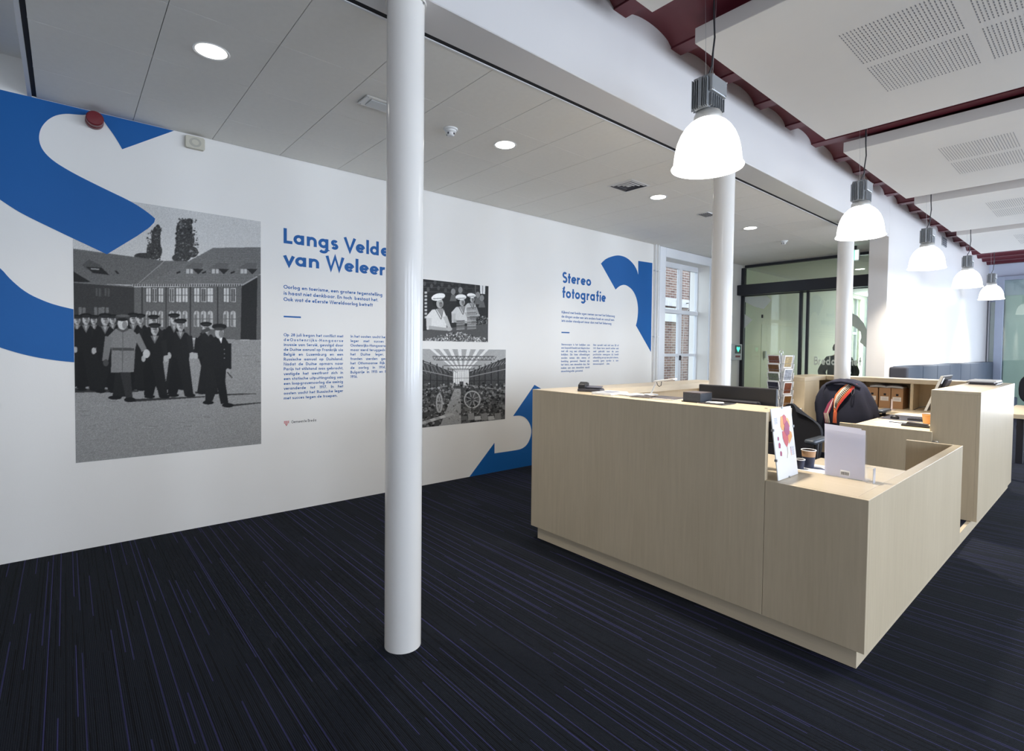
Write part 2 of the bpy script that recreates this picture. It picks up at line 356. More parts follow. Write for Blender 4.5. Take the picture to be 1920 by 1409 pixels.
# hanging acoustic panels
def panel(y0, y1, label, rows):
    t = thing('acoustic_panel', label, 'ceiling panel', (-1.84, y0, 3.40), 'hanging acoustic ceiling panels')
    obj('board', MB().box(-1.84, 4.6, y0, y1, 3.40, 3.50), M_PANEL, t, bevel=0.004)
    pm = MB()
    for (a, b) in rows:
        for g in range(9):
            gx = -1.198 + 0.6 * g
            for k in range(27):
                x = gx + 0.0202 * k; nseg = 14
                for q in range(nseg):
                    c0 = a + (b - a) * q / nseg; c1 = c0 + (b - a) / nseg * 0.68
                    pm.add([(x, c0, 3.3994), (x + 0.0055, c0, 3.3994), (x + 0.0055, c1, 3.3994), (x, c1, 3.3994)], [(0, 3, 2, 1)])
    p = obj('perforation', pm, M_PERF, t); p['kind'] = 'stuff'
    for x in (-1.2, 0.6, 2.4):
        for y in (y0 + 0.3, y1 - 0.3): obj('hanger', MB().cyl((x, y, 3.50), (x, y, 3.6), 0.003, 6), M_STEEL, t)
panel(0.30, 2.633, 'white acoustic ceiling panel cut by the top edge, its corner above the first lamp', [(0.9, 1.4), (1.46, 1.97)])
panel(3.105, 5.408, 'largest white perforated ceiling panel, over the front of the desk', [(3.69, 4.19), (4.257, 4.765)])
panel(5.887, 8.225, 'second white perforated ceiling panel, between the second and third lamps', [(6.44, 6.94), (7.03, 7.53)])
panel(8.635, 11.018, 'third white ceiling panel, behind the third lamp from the front', [(9.2, 9.7), (9.77, 10.27)])
panel(11.42, 13.806, 'farthest white ceiling panel, just before the last lamp', [(12.0, 12.5), (12.57, 13.07)])

# round columns
for y, lb in ((1.21, 'white round steel column nearest the camera, standing free on the carpet'), (4.195, 'white round column behind the left counter of the desk'),
              (7.188, 'white round column rising behind the chair with the coat')):
    t = thing('column', lb, 'column', (-2.19, y, 0), 'round white columns under the beam')
    obj('shaft', MB().lathe([(0.0855, 0.0), (0.0855, ZT - 0.012)], (-2.19, y, 0), 64, cap0=True, cap1=True), M_COLUMN, t, smooth=True)
    obj('head_plate', MB().lathe([(0.094, 0), (0.094, 0.012)], (-2.19, y, ZT - 0.012), 48, cap0=True, cap1=True), M_COLUMN, t, smooth=True)
    for a in (0.6, 2.2, 3.7, 5.3):
        obj('bolt', MB().lathe([(0.005, 0), (0.005, 0.006)], (-2.19 + 0.088 * math.cos(a), y + 0.088 * math.sin(a), ZT - 0.018), 8, cap0=True, cap1=True), M_STEEL, t)

# ------------------------------------------------------------------ window in the left wall, street behind it
XG = -4.85
w1 = bpy.data.objects.new('window_1', None); COL.objects.link(w1); w1.location = (XW, (WY0 + WY1) / 2, WZ0); struct(w1, 'white sash window with a deep reveal')
M_WFRAME = mat('white_window_paint', (0.80, 0.82, 0.86), 0.35, var=0.01)
wf = MB()
def bar(y0, y1, z0, z1, x0=XG - 0.03, x1=XG + 0.03): return MB().box(x0, x1, y0, y1, z0, z1)
obj('left_stile', bar(WY0, 7.33, WZ0, WZ1), M_WFRAME, w1, bevel=0.004)
obj('right_stile', bar(8.385, WY1, WZ0, WZ1), M_WFRAME, w1, bevel=0.004)
obj('top_rail', bar(7.33, 8.385, 2.775, WZ1), M_WFRAME, w1, bevel=0.004)
obj('bottom_rail', bar(7.33, 8.385, WZ0, 0.72), M_WFRAME, w1, bevel=0.004)
obj('meeting_rail', bar(7.33, 8.385, 2.025, 2.09, XG - 0.03, XG + 0.05), M_WFRAME, w1, bevel=0.004)
obj('glazing_bar', bar(7.33, 8.385, 1.315, 1.36, XG - 0.02, XG + 0.02), M_WFRAME, w1, bevel=0.003)
obj('mullion', bar(7.815, 7.905, 0.72, 2.775, XG - 0.025, XG + 0.026), M_WFRAME, w1, bevel=0.003)
for ya, yb in ((7.33, 7.815), (7.905, 8.385)):
    for za, zb in ((0.72, 1.315), (1.36, 2.025), (2.09, 2.775)):
        obj('pane', MB().box(XG - 0.003, XG + 0.003, ya, yb, za, zb), M_GLASSC, w1)
for y in (7.66, 8.05, 8.30): obj('sash_handle', MB().tube([(XG + 0.04, y, 2.10), (XG + 0.075, y, 2.12), (XG + 0.075, y, 2.26), (XG + 0.05, y + 0.03, 2.22)], 0.007, 8), M_WHITEP, w1, smooth=True)
obj('window_catch', MB().box(XG + 0.025, XG + 0.05, 7.845, 7.875, 1.25, 1.33), M_BLACKP, w1, bevel=0.004)
obj('window_catch', MB().box(XG + 0.025, XG + 0.04, 7.845, 7.875, 0.80, 0.88), M_STEEL, w1, bevel=0.003)
obj('cord', MB().tube([(XG + 0.05, 7.93, 2.03), (XG + 0.05, 7.95, 1.85), (XG + 0.05, 7.92, 1.6), (XG + 0.05, 7.90, 1.32), (XG + 0.05, 7.91, 0.9)], 0.004, 6), M_WHITEP, w1)
cas = MB().box(XW, XW + 0.022, 6.90, WY0, 0.0, 3.0).box(XW, XW + 0.022, WY1, 8.52, 0.0, 3.0).box(XW, XW + 0.022, WY0, WY1, WZ1, 3.0)
struct(obj('trim_2', MB().box(XW, XW + 0.022, 6.90, WY0, 0.0, 3.005), M_WFRAME, bevel=0.004), 'white casing beside the window')
struct(obj('trim_3', MB().box(XW, XW + 0.022, WY1, 8.52, 0.0, 3.005), M_WFRAME, bevel=0.004))
struct(obj('trim_4', MB().box(XW, XW + 0.022, WY0, WY1, WZ1, 3.005), M_WFRAME, bevel=0.004))
struct(obj('trim_5', MB().box(XG + 0.03, XW + 0.05, WY0, WY1, WZ0 - 0.02, WZ0 + 0.04), M_WFRAME, bevel=0.004), 'white window sill')
for y, lb in ((6.775, 'thin white heating pipe next to the blue letter, left of two'), (6.845, 'thin white heating pipe beside the window casing, right of two')):
    t = thing('heating_pipe', lb, 'pipe', (XW + 0.03, y, 0), 'white wall pipes')
    obj('pipe_run', MB().cyl((XW + 0.03, y, 0), (XW + 0.03, y, ZT), 0.012, 12), M_WHITEP, t, smooth=True)
    for z in (2.62, 1.62, 0.7): obj('clip', MB().box(XW, XW + 0.046, y - 0.016, y + 0.016, z - 0.009, z + 0.009), M_WHITEP, t, bevel=0.002)
def brick_mat():
    m = bpy.data.materials.new('brick_facade'); m.use_nodes = True; nt = m.node_tree; p = nt.nodes['Principled BSDF']; p.inputs['Roughness'].default_value = 0.9
    geo = nd(nt, 'ShaderNodeNewGeometry'); sp = nd(nt, 'ShaderNodeSeparateXYZ'); cb = nd(nt, 'ShaderNodeCombineXYZ'); nt.links.new(geo.outputs['Position'], sp.inputs[0])
    ad = nd(nt, 'ShaderNodeMath', operation='ADD'); nt.links.new(sp.outputs['X'], ad.inputs[0]); nt.links.new(sp.outputs['Y'], ad.inputs[1])
    nt.links.new(ad.outputs[0], cb.inputs[0]); nt.links.new(sp.outputs['Z'], cb.inputs[1])
    b = nd(nt, 'ShaderNodeTexBrick', ins={'Scale': 1.0, 'Mortar Size': 0.008, 'Brick Width': 0.22, 'Row Height': 0.066, 'Color1': (0.20, 0.12, 0.11, 1), 'Color2': (0.34, 0.22, 0.19, 1), 'Mortar': (0.5, 0.48, 0.47, 1)})
    nt.links.new(cb.outputs[0], b.inputs['Vector']); nt.links.new(b.outputs[0], p.inputs['Base Color']); return m
M_BRICK = brick_mat()
t = thing('brick_house', 'red brick building across the alley, seen through the sash window', 'building', (-8.0, 11.0, -0.5))
obj('facade', MB().box(-8.6, -7.6, 8.5, 13.15, -0.5, 7.0), M_BRICK, t)
obj('corner_pilaster', MB().box(-8.6, -7.58, 12.80, 13.16, -0.5, 7.0), mat('dark_brick', (0.11, 0.075, 0.085), 0.9), t)
obj('lintel', MB().box(-7.6, -7.5, 8.5, 12.75, 2.55, 2.75), mat('pale_stone', (0.75, 0.75, 0.8), 0.7), t)
obj('bay_window', MB().box(-7.6, -7.52, 8.5, 12.3, 2.15, 2.5), M_WFRAME, t)
sl_ = obj('wall_lamp', MB().tube([(-7.4995, 12.5, 2.66), (-7.3, 12.5, 2.66), (-7.2, 12.5, 2.6)], 0.012, 8), M_BLACKP, t)
obj('lamp_shade', MB().lathe([(0.03, 0.12), (0.11, 0.0), (0.1, -0.02)], (-7.2, 12.5, 2.48), 16, cap0=True, cap1=True), M_WHITEP, sl_, smooth=True)
struct(box('ground_outside', (-30, -4.98, -5, 40, -0.6, -0.5), mat('grey_paving', (0.3, 0.3, 0.3), 0.9), bevel=0), 'paving of the alley outside')

# ------------------------------------------------------------------ glazed entrance partition
YG = 9.6
ga = thing('glass_partition', 'dark framed glass wall with sliding doors at the entrance lobby', 'glass wall', (-3.4, YG, 0))
obj('left_post', MB().box(XW + 0.002, XW + 0.062, YG - 0.04, YG + 0.04, 0, 2.955), M_DARKMETAL, ga, bevel=0.003)
obj('right_post', MB().box(XB0 - 0.055, XB0 - 0.002, YG - 0.04, YG + 0.04, 0, 2.955), M_DARKMETAL, ga, bevel=0.003)
obj('top_rail', MB().box(XW + 0.062, XB0 - 0.055, YG - 0.04, YG + 0.04, 2.955, 3.0), M_DARKMETAL, ga, bevel=0.003)
obj('door_operator', MB().box(XW + 0.004, XB0 - 0.004, YG - 0.20, YG - 0.042, 2.44, 2.625), M_DARKMETAL, ga, bevel=0.006)
obj('door_track', MB().box(XW + 0.062, XB0 - 0.055, YG - 0.04, YG + 0.04, 2.43, 2.53), M_DARKMETAL, ga, bevel=0.003)
obj('fanlight_pane', MB().box(XW + 0.062, XB0 - 0.055, YG - 0.006, YG + 0.006, 2.53, 2.955), M_GLASSG, ga)
obj('door_pane', MB().box(XW + 0.062, -3.60, YG - 0.006, YG + 0.006, 0.0, 2.43), M_GLASSG, ga)
obj('door_stile', MB().box(-3.60, -3.555, YG - 0.03, YG + 0.03, 0.0, 2.43), M_DARKMETAL, ga, bevel=0.003)
obj('door_pane', MB().box(-3.555, -3.50, YG + 0.02, YG + 0.03, 0.0, 2.43), M_GLASSG, ga)
obj('door_stile', MB().box(-3.50, -3.46, YG + 0.01, YG + 0.06, 0.0, 2.43), M_DARKMETAL, ga, bevel=0.003)
obj('door_pane', MB().box(-3.46, XB0 - 0.055, YG + 0.025, YG + 0.037, 0.0, 2.43), M_GLASSG, ga)
obj('door_sensor', MB().box(-4.24, -4.21, YG - 0.02, YG - 0.007, 2.02, 2.08), M_BLACKP, ga, bevel=0.003)
M_FILM = translucent('frosted_film', (0.85, 0.87, 0.86), (0.95, 0.96, 0.95), 0.6)
def film(pts, y=YG - 0.0075):
    return obj('frosted_letter', MB().prism(pts, lambda a, b, d: (a, y + d, b), -0.0006, 0.0006), M_FILM, ga)
film([(-4.55, 2.42), (-4.166, 2.417), (-4.07, 2.334), (-4.207, 2.179), (-4.38, 2.235), (-4.55, 2.33)])
film([(-4.55, 2.10), (-4.48, 2.05), (-4.405, 1.993), (-4.55, 1.84)])
film([(-2.95, 2.04), (-2.82, 2.045), (-2.74, 2.0), (-2.66, 1.90), (-2.60, 1.76), (-2.40, 1.70), (-2.40, 1.30), (-2.586, 1.47), (-2.70, 1.58), (-2.68, 1.65), (-2.69, 1.74), (-2.748, 1.80), (-2.83, 1.86), (-2.95, 1.87)], YG + 0.0235)
# lobby behind the glass
struct(box('door_1', (XW, XW + 0.006, 10.45, 12.9, 0.0, 1.95), mat('cream_door', (0.72, 0.74, 0.60), 0.4), bevel=0.004), 'cream door in the lobby wall behind the glass')
box('door_handle', (XW + 0.006, XW + 0.05, 10.55, 10.6, 1.28, 1.42), M_STEEL, bpy.data.objects['door_1'])
w2 = bpy.data.objects.new('window_2', None); COL.objects.link(w2); w2.location = (XW, 16.3, 0.65); struct(w2, 'bright far window of the lobby')
obj('window_frame', MB().box(XW - 0.2, XW - 0.14, LY0, LY0 + 0.1, 0.65, 2.88), M_WFRAME, w2)
obj('window_frame', MB().box(XW - 0.2, XW - 0.14, LY1 - 0.1, LY1, 0.65, 2.88), M_WFRAME, w2)
obj('window_bar', MB().box(XW - 0.2, XW - 0.14, LY0 + 0.1, LY1 - 0.1, 1.9, 1.97), M_WFRAME, w2)
obj('pane', MB().box(XW - 0.175, XW - 0.168, LY0 + 0.1, LY1 - 0.1, 0.65, 1.9), M_GLASSC, w2)
obj('pane', MB().box(XW - 0.175, XW - 0.168, LY0 + 0.1, LY1 - 0.1, 1.97, 2.88), M_GLASSC, w2)

area_light('lobby_window_daylight', (XW - 0.1, (LY0 + LY1) / 2, 1.75), (0, -PI / 2, 0), 2.1, 0.85, 60, (0.85, 0.92, 1.0))
# glazed meeting-room partition at the far right, end wall strip
gp = thing('office_partition', 'aluminium framed glass office front at the far right', 'glass wall', (0.5, 16.85, 0))
M_BLUEALU = mat('blue_grey_aluminium', (0.40, 0.46, 0.58), 0.35, metal=0.3)
obj('left_post', MB().box(-1.95, -1.80, 16.80, 16.90, 0, 3.24), M_BLUEALU, gp, bevel=0.004)
obj('header', MB().box(-1.80, 0.1, 16.80, 16.90, 3.15, 3.24), M_BLUEALU, gp, bevel=0.004)
obj('bottom_rail', MB().box(-1.80, 0.1, 16.80, 16.90, 0.0, 0.15), M_BLUEALU, gp, bevel=0.004)
obj('middle_post', MB().box(-0.90, -0.82, 16.80, 16.90, 0.15, 3.15), M_BLUEALU, gp, bevel=0.004)
M_GLASSO = glass('office_glass', (0.90, 0.94, 0.90))
obj('pane', MB().box(-1.80, -0.90, 16.845, 16.855, 0.15, 3.15), M_GLASSO, gp)
obj('pane', MB().box(-0.82, 0.1, 16.845, 16.855, 0.15, 3.15), M_GLASSO, gp)
obj('frosted_screen', MB().box(-1.79, 0.1, 16.97, 16.985, 0.15, 2.80), mat('pale_green_blind', (0.66, 0.78, 0.74), 0.6), gp)
struct(box('window_3', (-2.05, -1.965, YE - 0.03, YE - 0.001, 0.3, 2.66), mat('pale_green_glass', (0.70, 0.80, 0.76), 0.3), bevel=0.004), 'narrow pale window beside the far end of the bench')
struct(box('trim_6', (-2.085, -2.055, YE - 0.05, YE - 0.001, 0.0, 2.9), M_WFRAME, bevel=0.003))
# ------------------------------------------------------------------ exhibition print on the left wall
def on_wall(a, b, d): return (XW + d, a, b)
def smooth_poly(p, corners=()):
    """round the traced outline with one corner-cutting pass, keeping the listed corners sharp"""
    for _ in range(2):
        q = []; n = len(p); nc = set(); 
        for i in range(n):
            a, b, c = p[i - 1], p[i], p[(i + 1) % n]
            if i in corners: nc.add(len(q)); q.append(b)
            else: q.append(tuple(b[k] * 0.75 + a[k] * 0.25 for k in (0, 1))); q.append(tuple(b[k] * 0.75 + c[k] * 0.25 for k in (0, 1)))
        p, corners = q, nc
    return p
def letter(pts, corners, label):
    o = obj('wall_letter', MB().prism(smooth_poly(pts, set(corners)), on_wall, 0.0, 0.0026), M_BLUE)
    return tag(o, label, 'wall graphic', 'giant blue letter shapes on the wall')
letter([(-1.2, 3.008), (0.165, 3.008), (0.120, 2.974), (0.08, 2.965), (0.006, 2.951), (-0.056, 2.911), (-0.102, 2.842), (-0.119, 2.778), (-0.116, 2.719), (-0.094, 2.669), (-0.049, 2.623), (0.023, 2.581), (0.097, 2.546), (0.229, 2.491), (0.367, 2.437), (0.464, 2.378), (0.532, 2.316),
        (0.225, 2.045), (0.136, 2.087), (0.05, 2.127), (-0.064, 2.182), (-0.163, 2.23), (-0.23, 2.267), (-0.305, 2.322), (-0.50, 2.47), (-0.80, 2.64), (-1.2, 2.70)], [0, 1, 17, 18, 26], 'huge blue letter S band curving above the marching photo, cut by the left edge')
letter([(0.19, 3.008), (0.625, 3.008), (0.317, 2.794), (0.295, 2.838), (0.261, 2.896), (0.233, 2.934)], [0, 1, 2], 'blue triangular letter tip under the ceiling beside the red sounder')
letter([(-0.9, 2.2), (-0.45, 2.02), (-0.31, 1.898), (-0.262, 1.822), (-0.188, 1.743), (-0.098, 1.694), (-0.032, 1.67), (0.043, 1.652), (0.043, 1.293), (-0.036, 1.303), (-0.141, 1.325), (-0.23, 1.353), (-0.316, 1.39), (-0.6, 1.52), (-0.9, 1.6)], [0, 7, 8, 14], 'lower blue letter curve left of the marching photo')
letter([(5.533, 2.586), (5.632, 2.663), (5.803, 2.723), (5.926, 2.747), (6.09, 2.736), (6.241, 2.674), (6.338, 2.593), (6.379, 2.511), (6.373, 2.719), (6.724, 2.729), (6.730, 1.388), (6.343, 1.775), (6.379, 1.865), (6.393, 2.029), (6.35, 2.177), (6.252, 2.285), (6.138, 2.333), (6.045, 2.347), (5.937, 2.315), (5.857, 2.26)], [0, 7, 8, 9, 10, 11, 19], 'blue letter shape at the right end of the wall print beside the pipes')
letter([(4.324, 0.978), (3.987, 0.624), (4.092, 0.624), (4.169, 0.599), (4.234, 0.543), (4.274, 0.472), (4.286, 0.403), (4.263, 0.328), (4.213, 0.257), (4.136, 0.221), (4.048, 0.213), (3.71, 0.217), (3.708, 0.337), (3.361, 0.0), (4.868, 0.0), (4.853, 0.738), (4.432, 0.929)], [0, 1, 11, 12, 13, 14, 15, 16], 'blue letter shape low on the wall beside the reception desk')

# ---- geometric stroke alphabet (round bowls, single-storey a), drawn as flat ink on the wall
def _arc(cx, cy, rx, ry, a0, a1, n=12): return [(cx + rx * math.cos(math.radians(a0 + (a1 - a0) * k / n)), cy + ry * math.sin(math.radians(a0 + (a1 - a0) * k / n))) for k in range(n + 1)]
XH = 0.66; R = 0.235; C_ = [(_arc(0.33, 0.33, R, R, 0, 360, 20))]
def _st(x, y0, y1): return [(x, y0), (x, y1)]
GL = {
 'a': (0.80, C_ + [_st(0.565, 0, XH)]), 'b': (0.80, [_arc(0.335, 0.33, R, R, 0, 360, 20), _st(0.1, 0, 1.05)]), 'c': (0.60, [_arc(0.33, 0.33, R, R, 50, 310)]),
 'd': (0.80, C_ + [_st(0.565, 0, 1.05)]), 'e': (0.70, [_arc(0.33, 0.33, R, R, 0, 318, 16), [(0.1, 0.33), (0.56, 0.33)]]),
 'f': (0.46, [_st(0.2, 0, 0.82) + _arc(0.38, 0.82, 0.18, 0.18, 180, 100, 5), [(0.03, 0.57), (0.42, 0.57)]]),
 'g': (0.80, C_ + [_st(0.565, 0.66, -0.08) + _arc(0.33, -0.08, R, 0.2, 0, -150, 8)]),
 'h': (0.72, [_st(0.1, 0, 1.05), _arc(0.325, 0.35, 0.22, 0.22, 180, 0, 10) + [(0.545, 0)]]), 'i': (0.28, [_st(0.13, 0, XH), _st(0.13, 0.82, 1.0)]),
 'j': (0.28, [_st(0.13, -0.25, XH), _st(0.13, 0.82, 1.0)]), 'k': (0.66, [_st(0.1, 0, 1.05), [(0.14, 0.30), (0.50, 0.66)], [(0.24, 0.38), (0.56, 0.0)]]),
 'l': (0.28, [_st(0.13, 0, 1.05)]), 'm': (1.08, [_st(0.1, 0, XH), _arc(0.305, 0.37, 0.2, 0.2, 180, 0, 10) + [(0.505, 0)], _arc(0.71, 0.37, 0.2, 0.2, 180, 0, 10) + [(0.91, 0)]]),
 'n': (0.72, [_st(0.1, 0, XH), _arc(0.325, 0.35, 0.22, 0.22, 180, 0, 10) + [(0.545, 0)]]), 'o': (0.72, C_), 'p': (0.80, [_arc(0.335, 0.33, R, R, 0, 360, 20), _st(0.1, -0.3, XH)]),
 'q': (0.80, C_ + [_st(0.565, -0.3, XH)]), 'r': (0.48, [_st(0.1, 0, XH), _arc(0.33, 0.33, 0.23, 0.23, 170, 75, 6)]),
 's': (0.54, [_arc(0.255, 0.465, 0.145, 0.125, 25, 270, 9) + _arc(0.255, 0.215, 0.155, 0.125, 90, -155, 9)]), 't': (0.42, [_st(0.19, 0, 0.92), [(0.02, 0.57), (0.38, 0.57)]]),
 'u': (0.72, [[(0.1, XH), (0.1, 0.3)] + _arc(0.325, 0.31, 0.22, 0.22, 180, 360, 10), _st(0.545, 0, XH)]), 'v': (0.66, [[(0.06, XH), (0.32, 0.03), (0.58, XH)]]),
 'w': (0.96, [[(0.06, XH), (0.26, 0.03), (0.47, XH), (0.68, 0.03), (0.88, XH)]]), 'x': (0.62, [[(0.08, 0), (0.54, XH)], [(0.08, XH), (0.54, 0)]]),
 'y': (0.64, [[(0.06, XH), (0.32, 0.08)], [(0.58, XH), (0.2, -0.3)]]), 'z': (0.58, [[(0.07, 0.58), (0.48, 0.58), (0.08, 0.08), (0.52, 0.08)]]),
 'A': (0.86, [[(0.05, 0), (0.42, 0.97), (0.79, 0)], [(0.2, 0.3), (0.64, 0.3)]]), 'B': (0.70, [_st(0.1, 0, 1), [(0.1, 0.92), (0.3, 0.92)] + _arc(0.32, 0.73, 0.19, 0.19, 90, -90, 8) + [(0.1, 0.54)], [(0.3, 0.54)] + _arc(0.34, 0.31, 0.23, 0.23, 90, -90, 8) + [(0.1, 0.08)]]),
 'D': (0.84, [_st(0.1, 0, 1), [(0.1, 0.92), (0.28, 0.92)] + _arc(0.3, 0.5, 0.42, 0.42, 90, -90, 12) + [(0.1, 0.08)]]), 'E': (0.62, [_st(0.1, 0, 1), [(0.1, 0.92), (0.54, 0.92)], [(0.1, 0.51), (0.5, 0.51)], [(0.1, 0.08), (0.54, 0.08)]]),
 'F': (0.58, [_st(0.1, 0, 1), [(0.1, 0.92), (0.52, 0.92)], [(0.1, 0.5), (0.48, 0.5)]]), 'G': (0.98, [_arc(0.5, 0.5, 0.42, 0.42, 45, 360, 18) + [(0.55, 0.5)]]),
 'H': (0.82, [_st(0.1, 0, 1), _st(0.66, 0, 1), [(0.1, 0.53), (0.66, 0.53)]]), 'I': (0.30, [_st(0.13, 0, 1)]), 'K': (0.76, [_st(0.1, 0, 1), [(0.14, 0.45), (0.6, 1.0)], [(0.27, 0.58), (0.68, 0)]]),
 'L': (0.58, [[(0.1, 1), (0.1, 0.08), (0.54, 0.08)]]), 'M': (1.0, [[(0.08, 0), (0.18, 1), (0.49, 0.2), (0.8, 1), (0.9, 0)]]), 'N': (0.86, [[(0.1, 0), (0.1, 1), (0.7, 0), (0.7, 1)]]),
 'O': (1.0, [_arc(0.49, 0.5, 0.42, 0.42, 0, 360, 24)]), 'P': (0.66, [_st(0.1, 0, 1), [(0.1, 0.92), (0.3, 0.92)] + _arc(0.32, 0.68, 0.24, 0.24, 90, -90, 8) + [(0.1, 0.44)]]),
 'R': (0.70, [_st(0.1, 0, 1), [(0.1, 0.92), (0.3, 0.92)] + _arc(0.32, 0.69, 0.23, 0.23, 90, -90, 8) + [(0.1, 0.46)], [(0.32, 0.46), (0.6, 0)]]),
 'S': (0.64, [_arc(0.31, 0.72, 0.2, 0.2, 35, 270, 10) + _arc(0.31, 0.29, 0.22, 0.22, 90, -150, 10)]), 'T': (0.62, [_st(0.3, 0, 1), [(0.02, 0.92), (0.58, 0.92)]]),
 'V': (0.80, [[(0.05, 1), (0.4, 0.04), (0.75, 1)]]), 'W': (1.18, [[(0.05, 1), (0.31, 0.04), (0.58, 0.98), (0.85, 0.04), (1.11, 1)]]), 'J': (0.42, [[(0.28, 1), (0.28, 0.25)] + _arc(0.13, 0.22, 0.15, 0.15, 0, -110, 5)]),
 '0': (0.68, [_arc(0.32, 0.5, 0.22, 0.42, 0, 360, 18)]), '1': (0.45, [_st(0.26, 0, 1), [(0.08, 0.85), (0.26, 0.95)]]), '2': (0.64, [_arc(0.3, 0.7, 0.22, 0.22, 160, -40, 8) + [(0.08, 0.08), (0.56, 0.08)]]),
 '3': (0.62, [_arc(0.28, 0.73, 0.19, 0.19, 150, -90, 8), _arc(0.28, 0.3, 0.22, 0.23, 90, -150, 8)]), '4': (0.68, [[(0.48, 0), (0.48, 1), (0.06, 0.28), (0.62, 0.28)]]), '5': (0.62, [[(0.52, 0.92), (0.2, 0.92), (0.15, 0.55)] + _arc(0.28, 0.33, 0.24, 0.25, 110, -150, 10)]),
 '6': (0.66, [_arc(0.32, 0.3, 0.22, 0.22, 0, 360, 14), [(0.14, 0.42), (0.42, 1.0)]]), '7': (0.60, [[(0.05, 0.92), (0.52, 0.92), (0.2, 0)]]), '8': (0.64, [_arc(0.31, 0.74, 0.17, 0.18, 0, 360, 14), _arc(0.31, 0.3, 0.22, 0.22, 0, 360, 14)]),
 '9': (0.66, [_arc(0.32, 0.7, 0.22, 0.22, 0, 360, 14), [(0.5, 0.58), (0.22, 0.0)]]), '.': (0.28, [_st(0.12, 0, 0.17)]), ',': (0.28, [[(0.15, 0.15), (0.08, -0.14)]]), '-': (0.44, [[(0.06, 0.36), (0.36, 0.36)]]), "'": (0.22, [_st(0.1, 0.78, 1.0)]), ' ': (0.32, []),
}
GL['ë'] = (0.70, GL['e'][1] + [_st(0.2, 0.82, 0.98), _st(0.46, 0.82, 0.98)]); GL['é'] = (0.70, GL['e'][1] + [[(0.28, 0.78), (0.44, 1.0)]])
def stroke(mb, pts, w, tr):
    n = len(pts); closed = (abs(pts[0][0] - pts[-1][0]) + abs(pts[0][1] - pts[-1][1])) < 1e-6
    L_, R_ = [], []
    for i in range(n):
        a = pts[i - 1] if i > 0 else (pts[-2] if closed else None); b = pts[i]; c = pts[i + 1] if i < n - 1 else (pts[1] if closed else None)
        d1 = None if a is None else Vector((b[0] - a[0], b[1] - a[1])).normalized(); d2 = None if c is None else Vector((c[0] - b[0], c[1] - b[1])).normalized()
        if d1 is None: nn = Vector((-d2.y, d2.x)); s = 1.0
        elif d2 is None: nn = Vector((-d1.y, d1.x)); s = 1.0
        else:
            nn = Vector((-(d1.y + d2.y), d1.x + d2.x))
            nn = nn.normalized() if nn.length > 1e-6 else Vector((-d1.y, d1.x)); s = 1.0 / max(0.42, nn.dot(Vector((-d1.y, d1.x))))
        L_.append((b[0] + nn.x * w / 2 * s, b[1] + nn.y * w / 2 * s)); R_.append((b[0] - nn.x * w / 2 * s, b[1] - nn.y * w / 2 * s))
    o = len(mb.v)
    for l, r in zip(L_, R_): mb.v += [tr(*l), tr(*r)]
    for i in range(n - 1): mb.f.append((o + 2 * i, o + 2 * i + 1, o + 2 * i + 3, o + 2 * i + 2)); mb.mi.append(0)
def text_w(s, sp): return sum(GL[c][0] + sp for c in s) - sp
def text_line(mb, s, y, z, cap, width=None, w=0.18, sp=0.03, justify=False, at=None, kx0=None):
    """one line with its baseline at (y, z) on the wall; cap = capital height; width: set width in metres"""
    tw = text_w(s, sp); kx = cap; extra = 0.0; ex_l = 0.0
    if width and not justify: kx = width / tw
    if width and justify:
        kx = kx0 or cap; sl = width / kx - tw; ns = s.count(' ')
        if sl < 0: kx = width / tw
        elif ns: extra = sl / ns
        else: ex_l = sl / max(1, len(s) - 1)
    x = 0.0; at = at or (lambda a, b, q=0: (XW + 0.0008 + 0.00008 * q, a, b))
    for c in s:
        for q, p in enumerate(GL[c][1]): stroke(mb, p, w, lambda a, b: at(y + (x + a) * kx, z + b * cap, q))
        x += GL[c][0] + sp + (extra if c == ' ' else 0) + ex_l
def text_block(name, lines, label, m=M_BLUE, parent=None):
    mb = MB()
    jl = [l for l in lines if l.get('justify') and l['width'] > 0.3]; k0 = min([l['width'] / text_w(l['s'], 0.03) for l in jl]) if jl else None
    for l in lines: text_line(mb, kx0=k0, **l)
    o = obj(name, mb, m, parent); 
    if lines[0]['cap'] < 0.05: o['kind'] = 'stuff'
    return tag(o, label, 'lettering') if parent is None else o
text_block('wall_text', [dict(s='Langs Velden', y=1.405, z=2.290, cap=0.125, width=1.085, w=0.2), dict(s='van Weleer', y=1.405, z=2.105, cap=0.122, width=0.945, w=0.2)], 'large blue title Langs Velden van Weleer, partly behind the near column')
text_block('wall_text', [dict(s='Oorlog en toerisme, een grotere tegenstelling', y=1.405, z=1.905, cap=0.031, width=0.91), dict(s='is haast niet denkbaar. En toch  bestaat het.', y=1.405, z=1.853, cap=0.031, width=0.865),
            dict(s='Ook wat de eEerste Wereldoorlog betreft', y=1.405, z=1.801, cap=0.031, width=0.81)], 'three-line blue introduction under the Langs Velden title')
tag(obj('wall_rule', MB().box(XW, XW + 0.001, 1.405, 1.548, 1.662, 1.675), M_BLUE), 'short blue rule under the Langs Velden introduction', 'wall graphic')
c1 = ['Op 28 juli begon het conflict met', 'deOostenrijks-Hongaarse', 'invasie van Servië, gevolgd door', 'de Duitse aanval op Frankrijk via', 'België en Luxemburg en een', 'Russische aanval op Duitsland.', 'Nadat de Duitse opmars naar', 'Parijs tot stilstand was gebracht,', 'vestigde het westfront zich in', 'een statische uitputtingsslag van', 'een loopgravenoorlog die weinig', 'veranderde tot 1917. In het', 'oosten vocht het Russische leger', 'met succes tegen de troepen.']
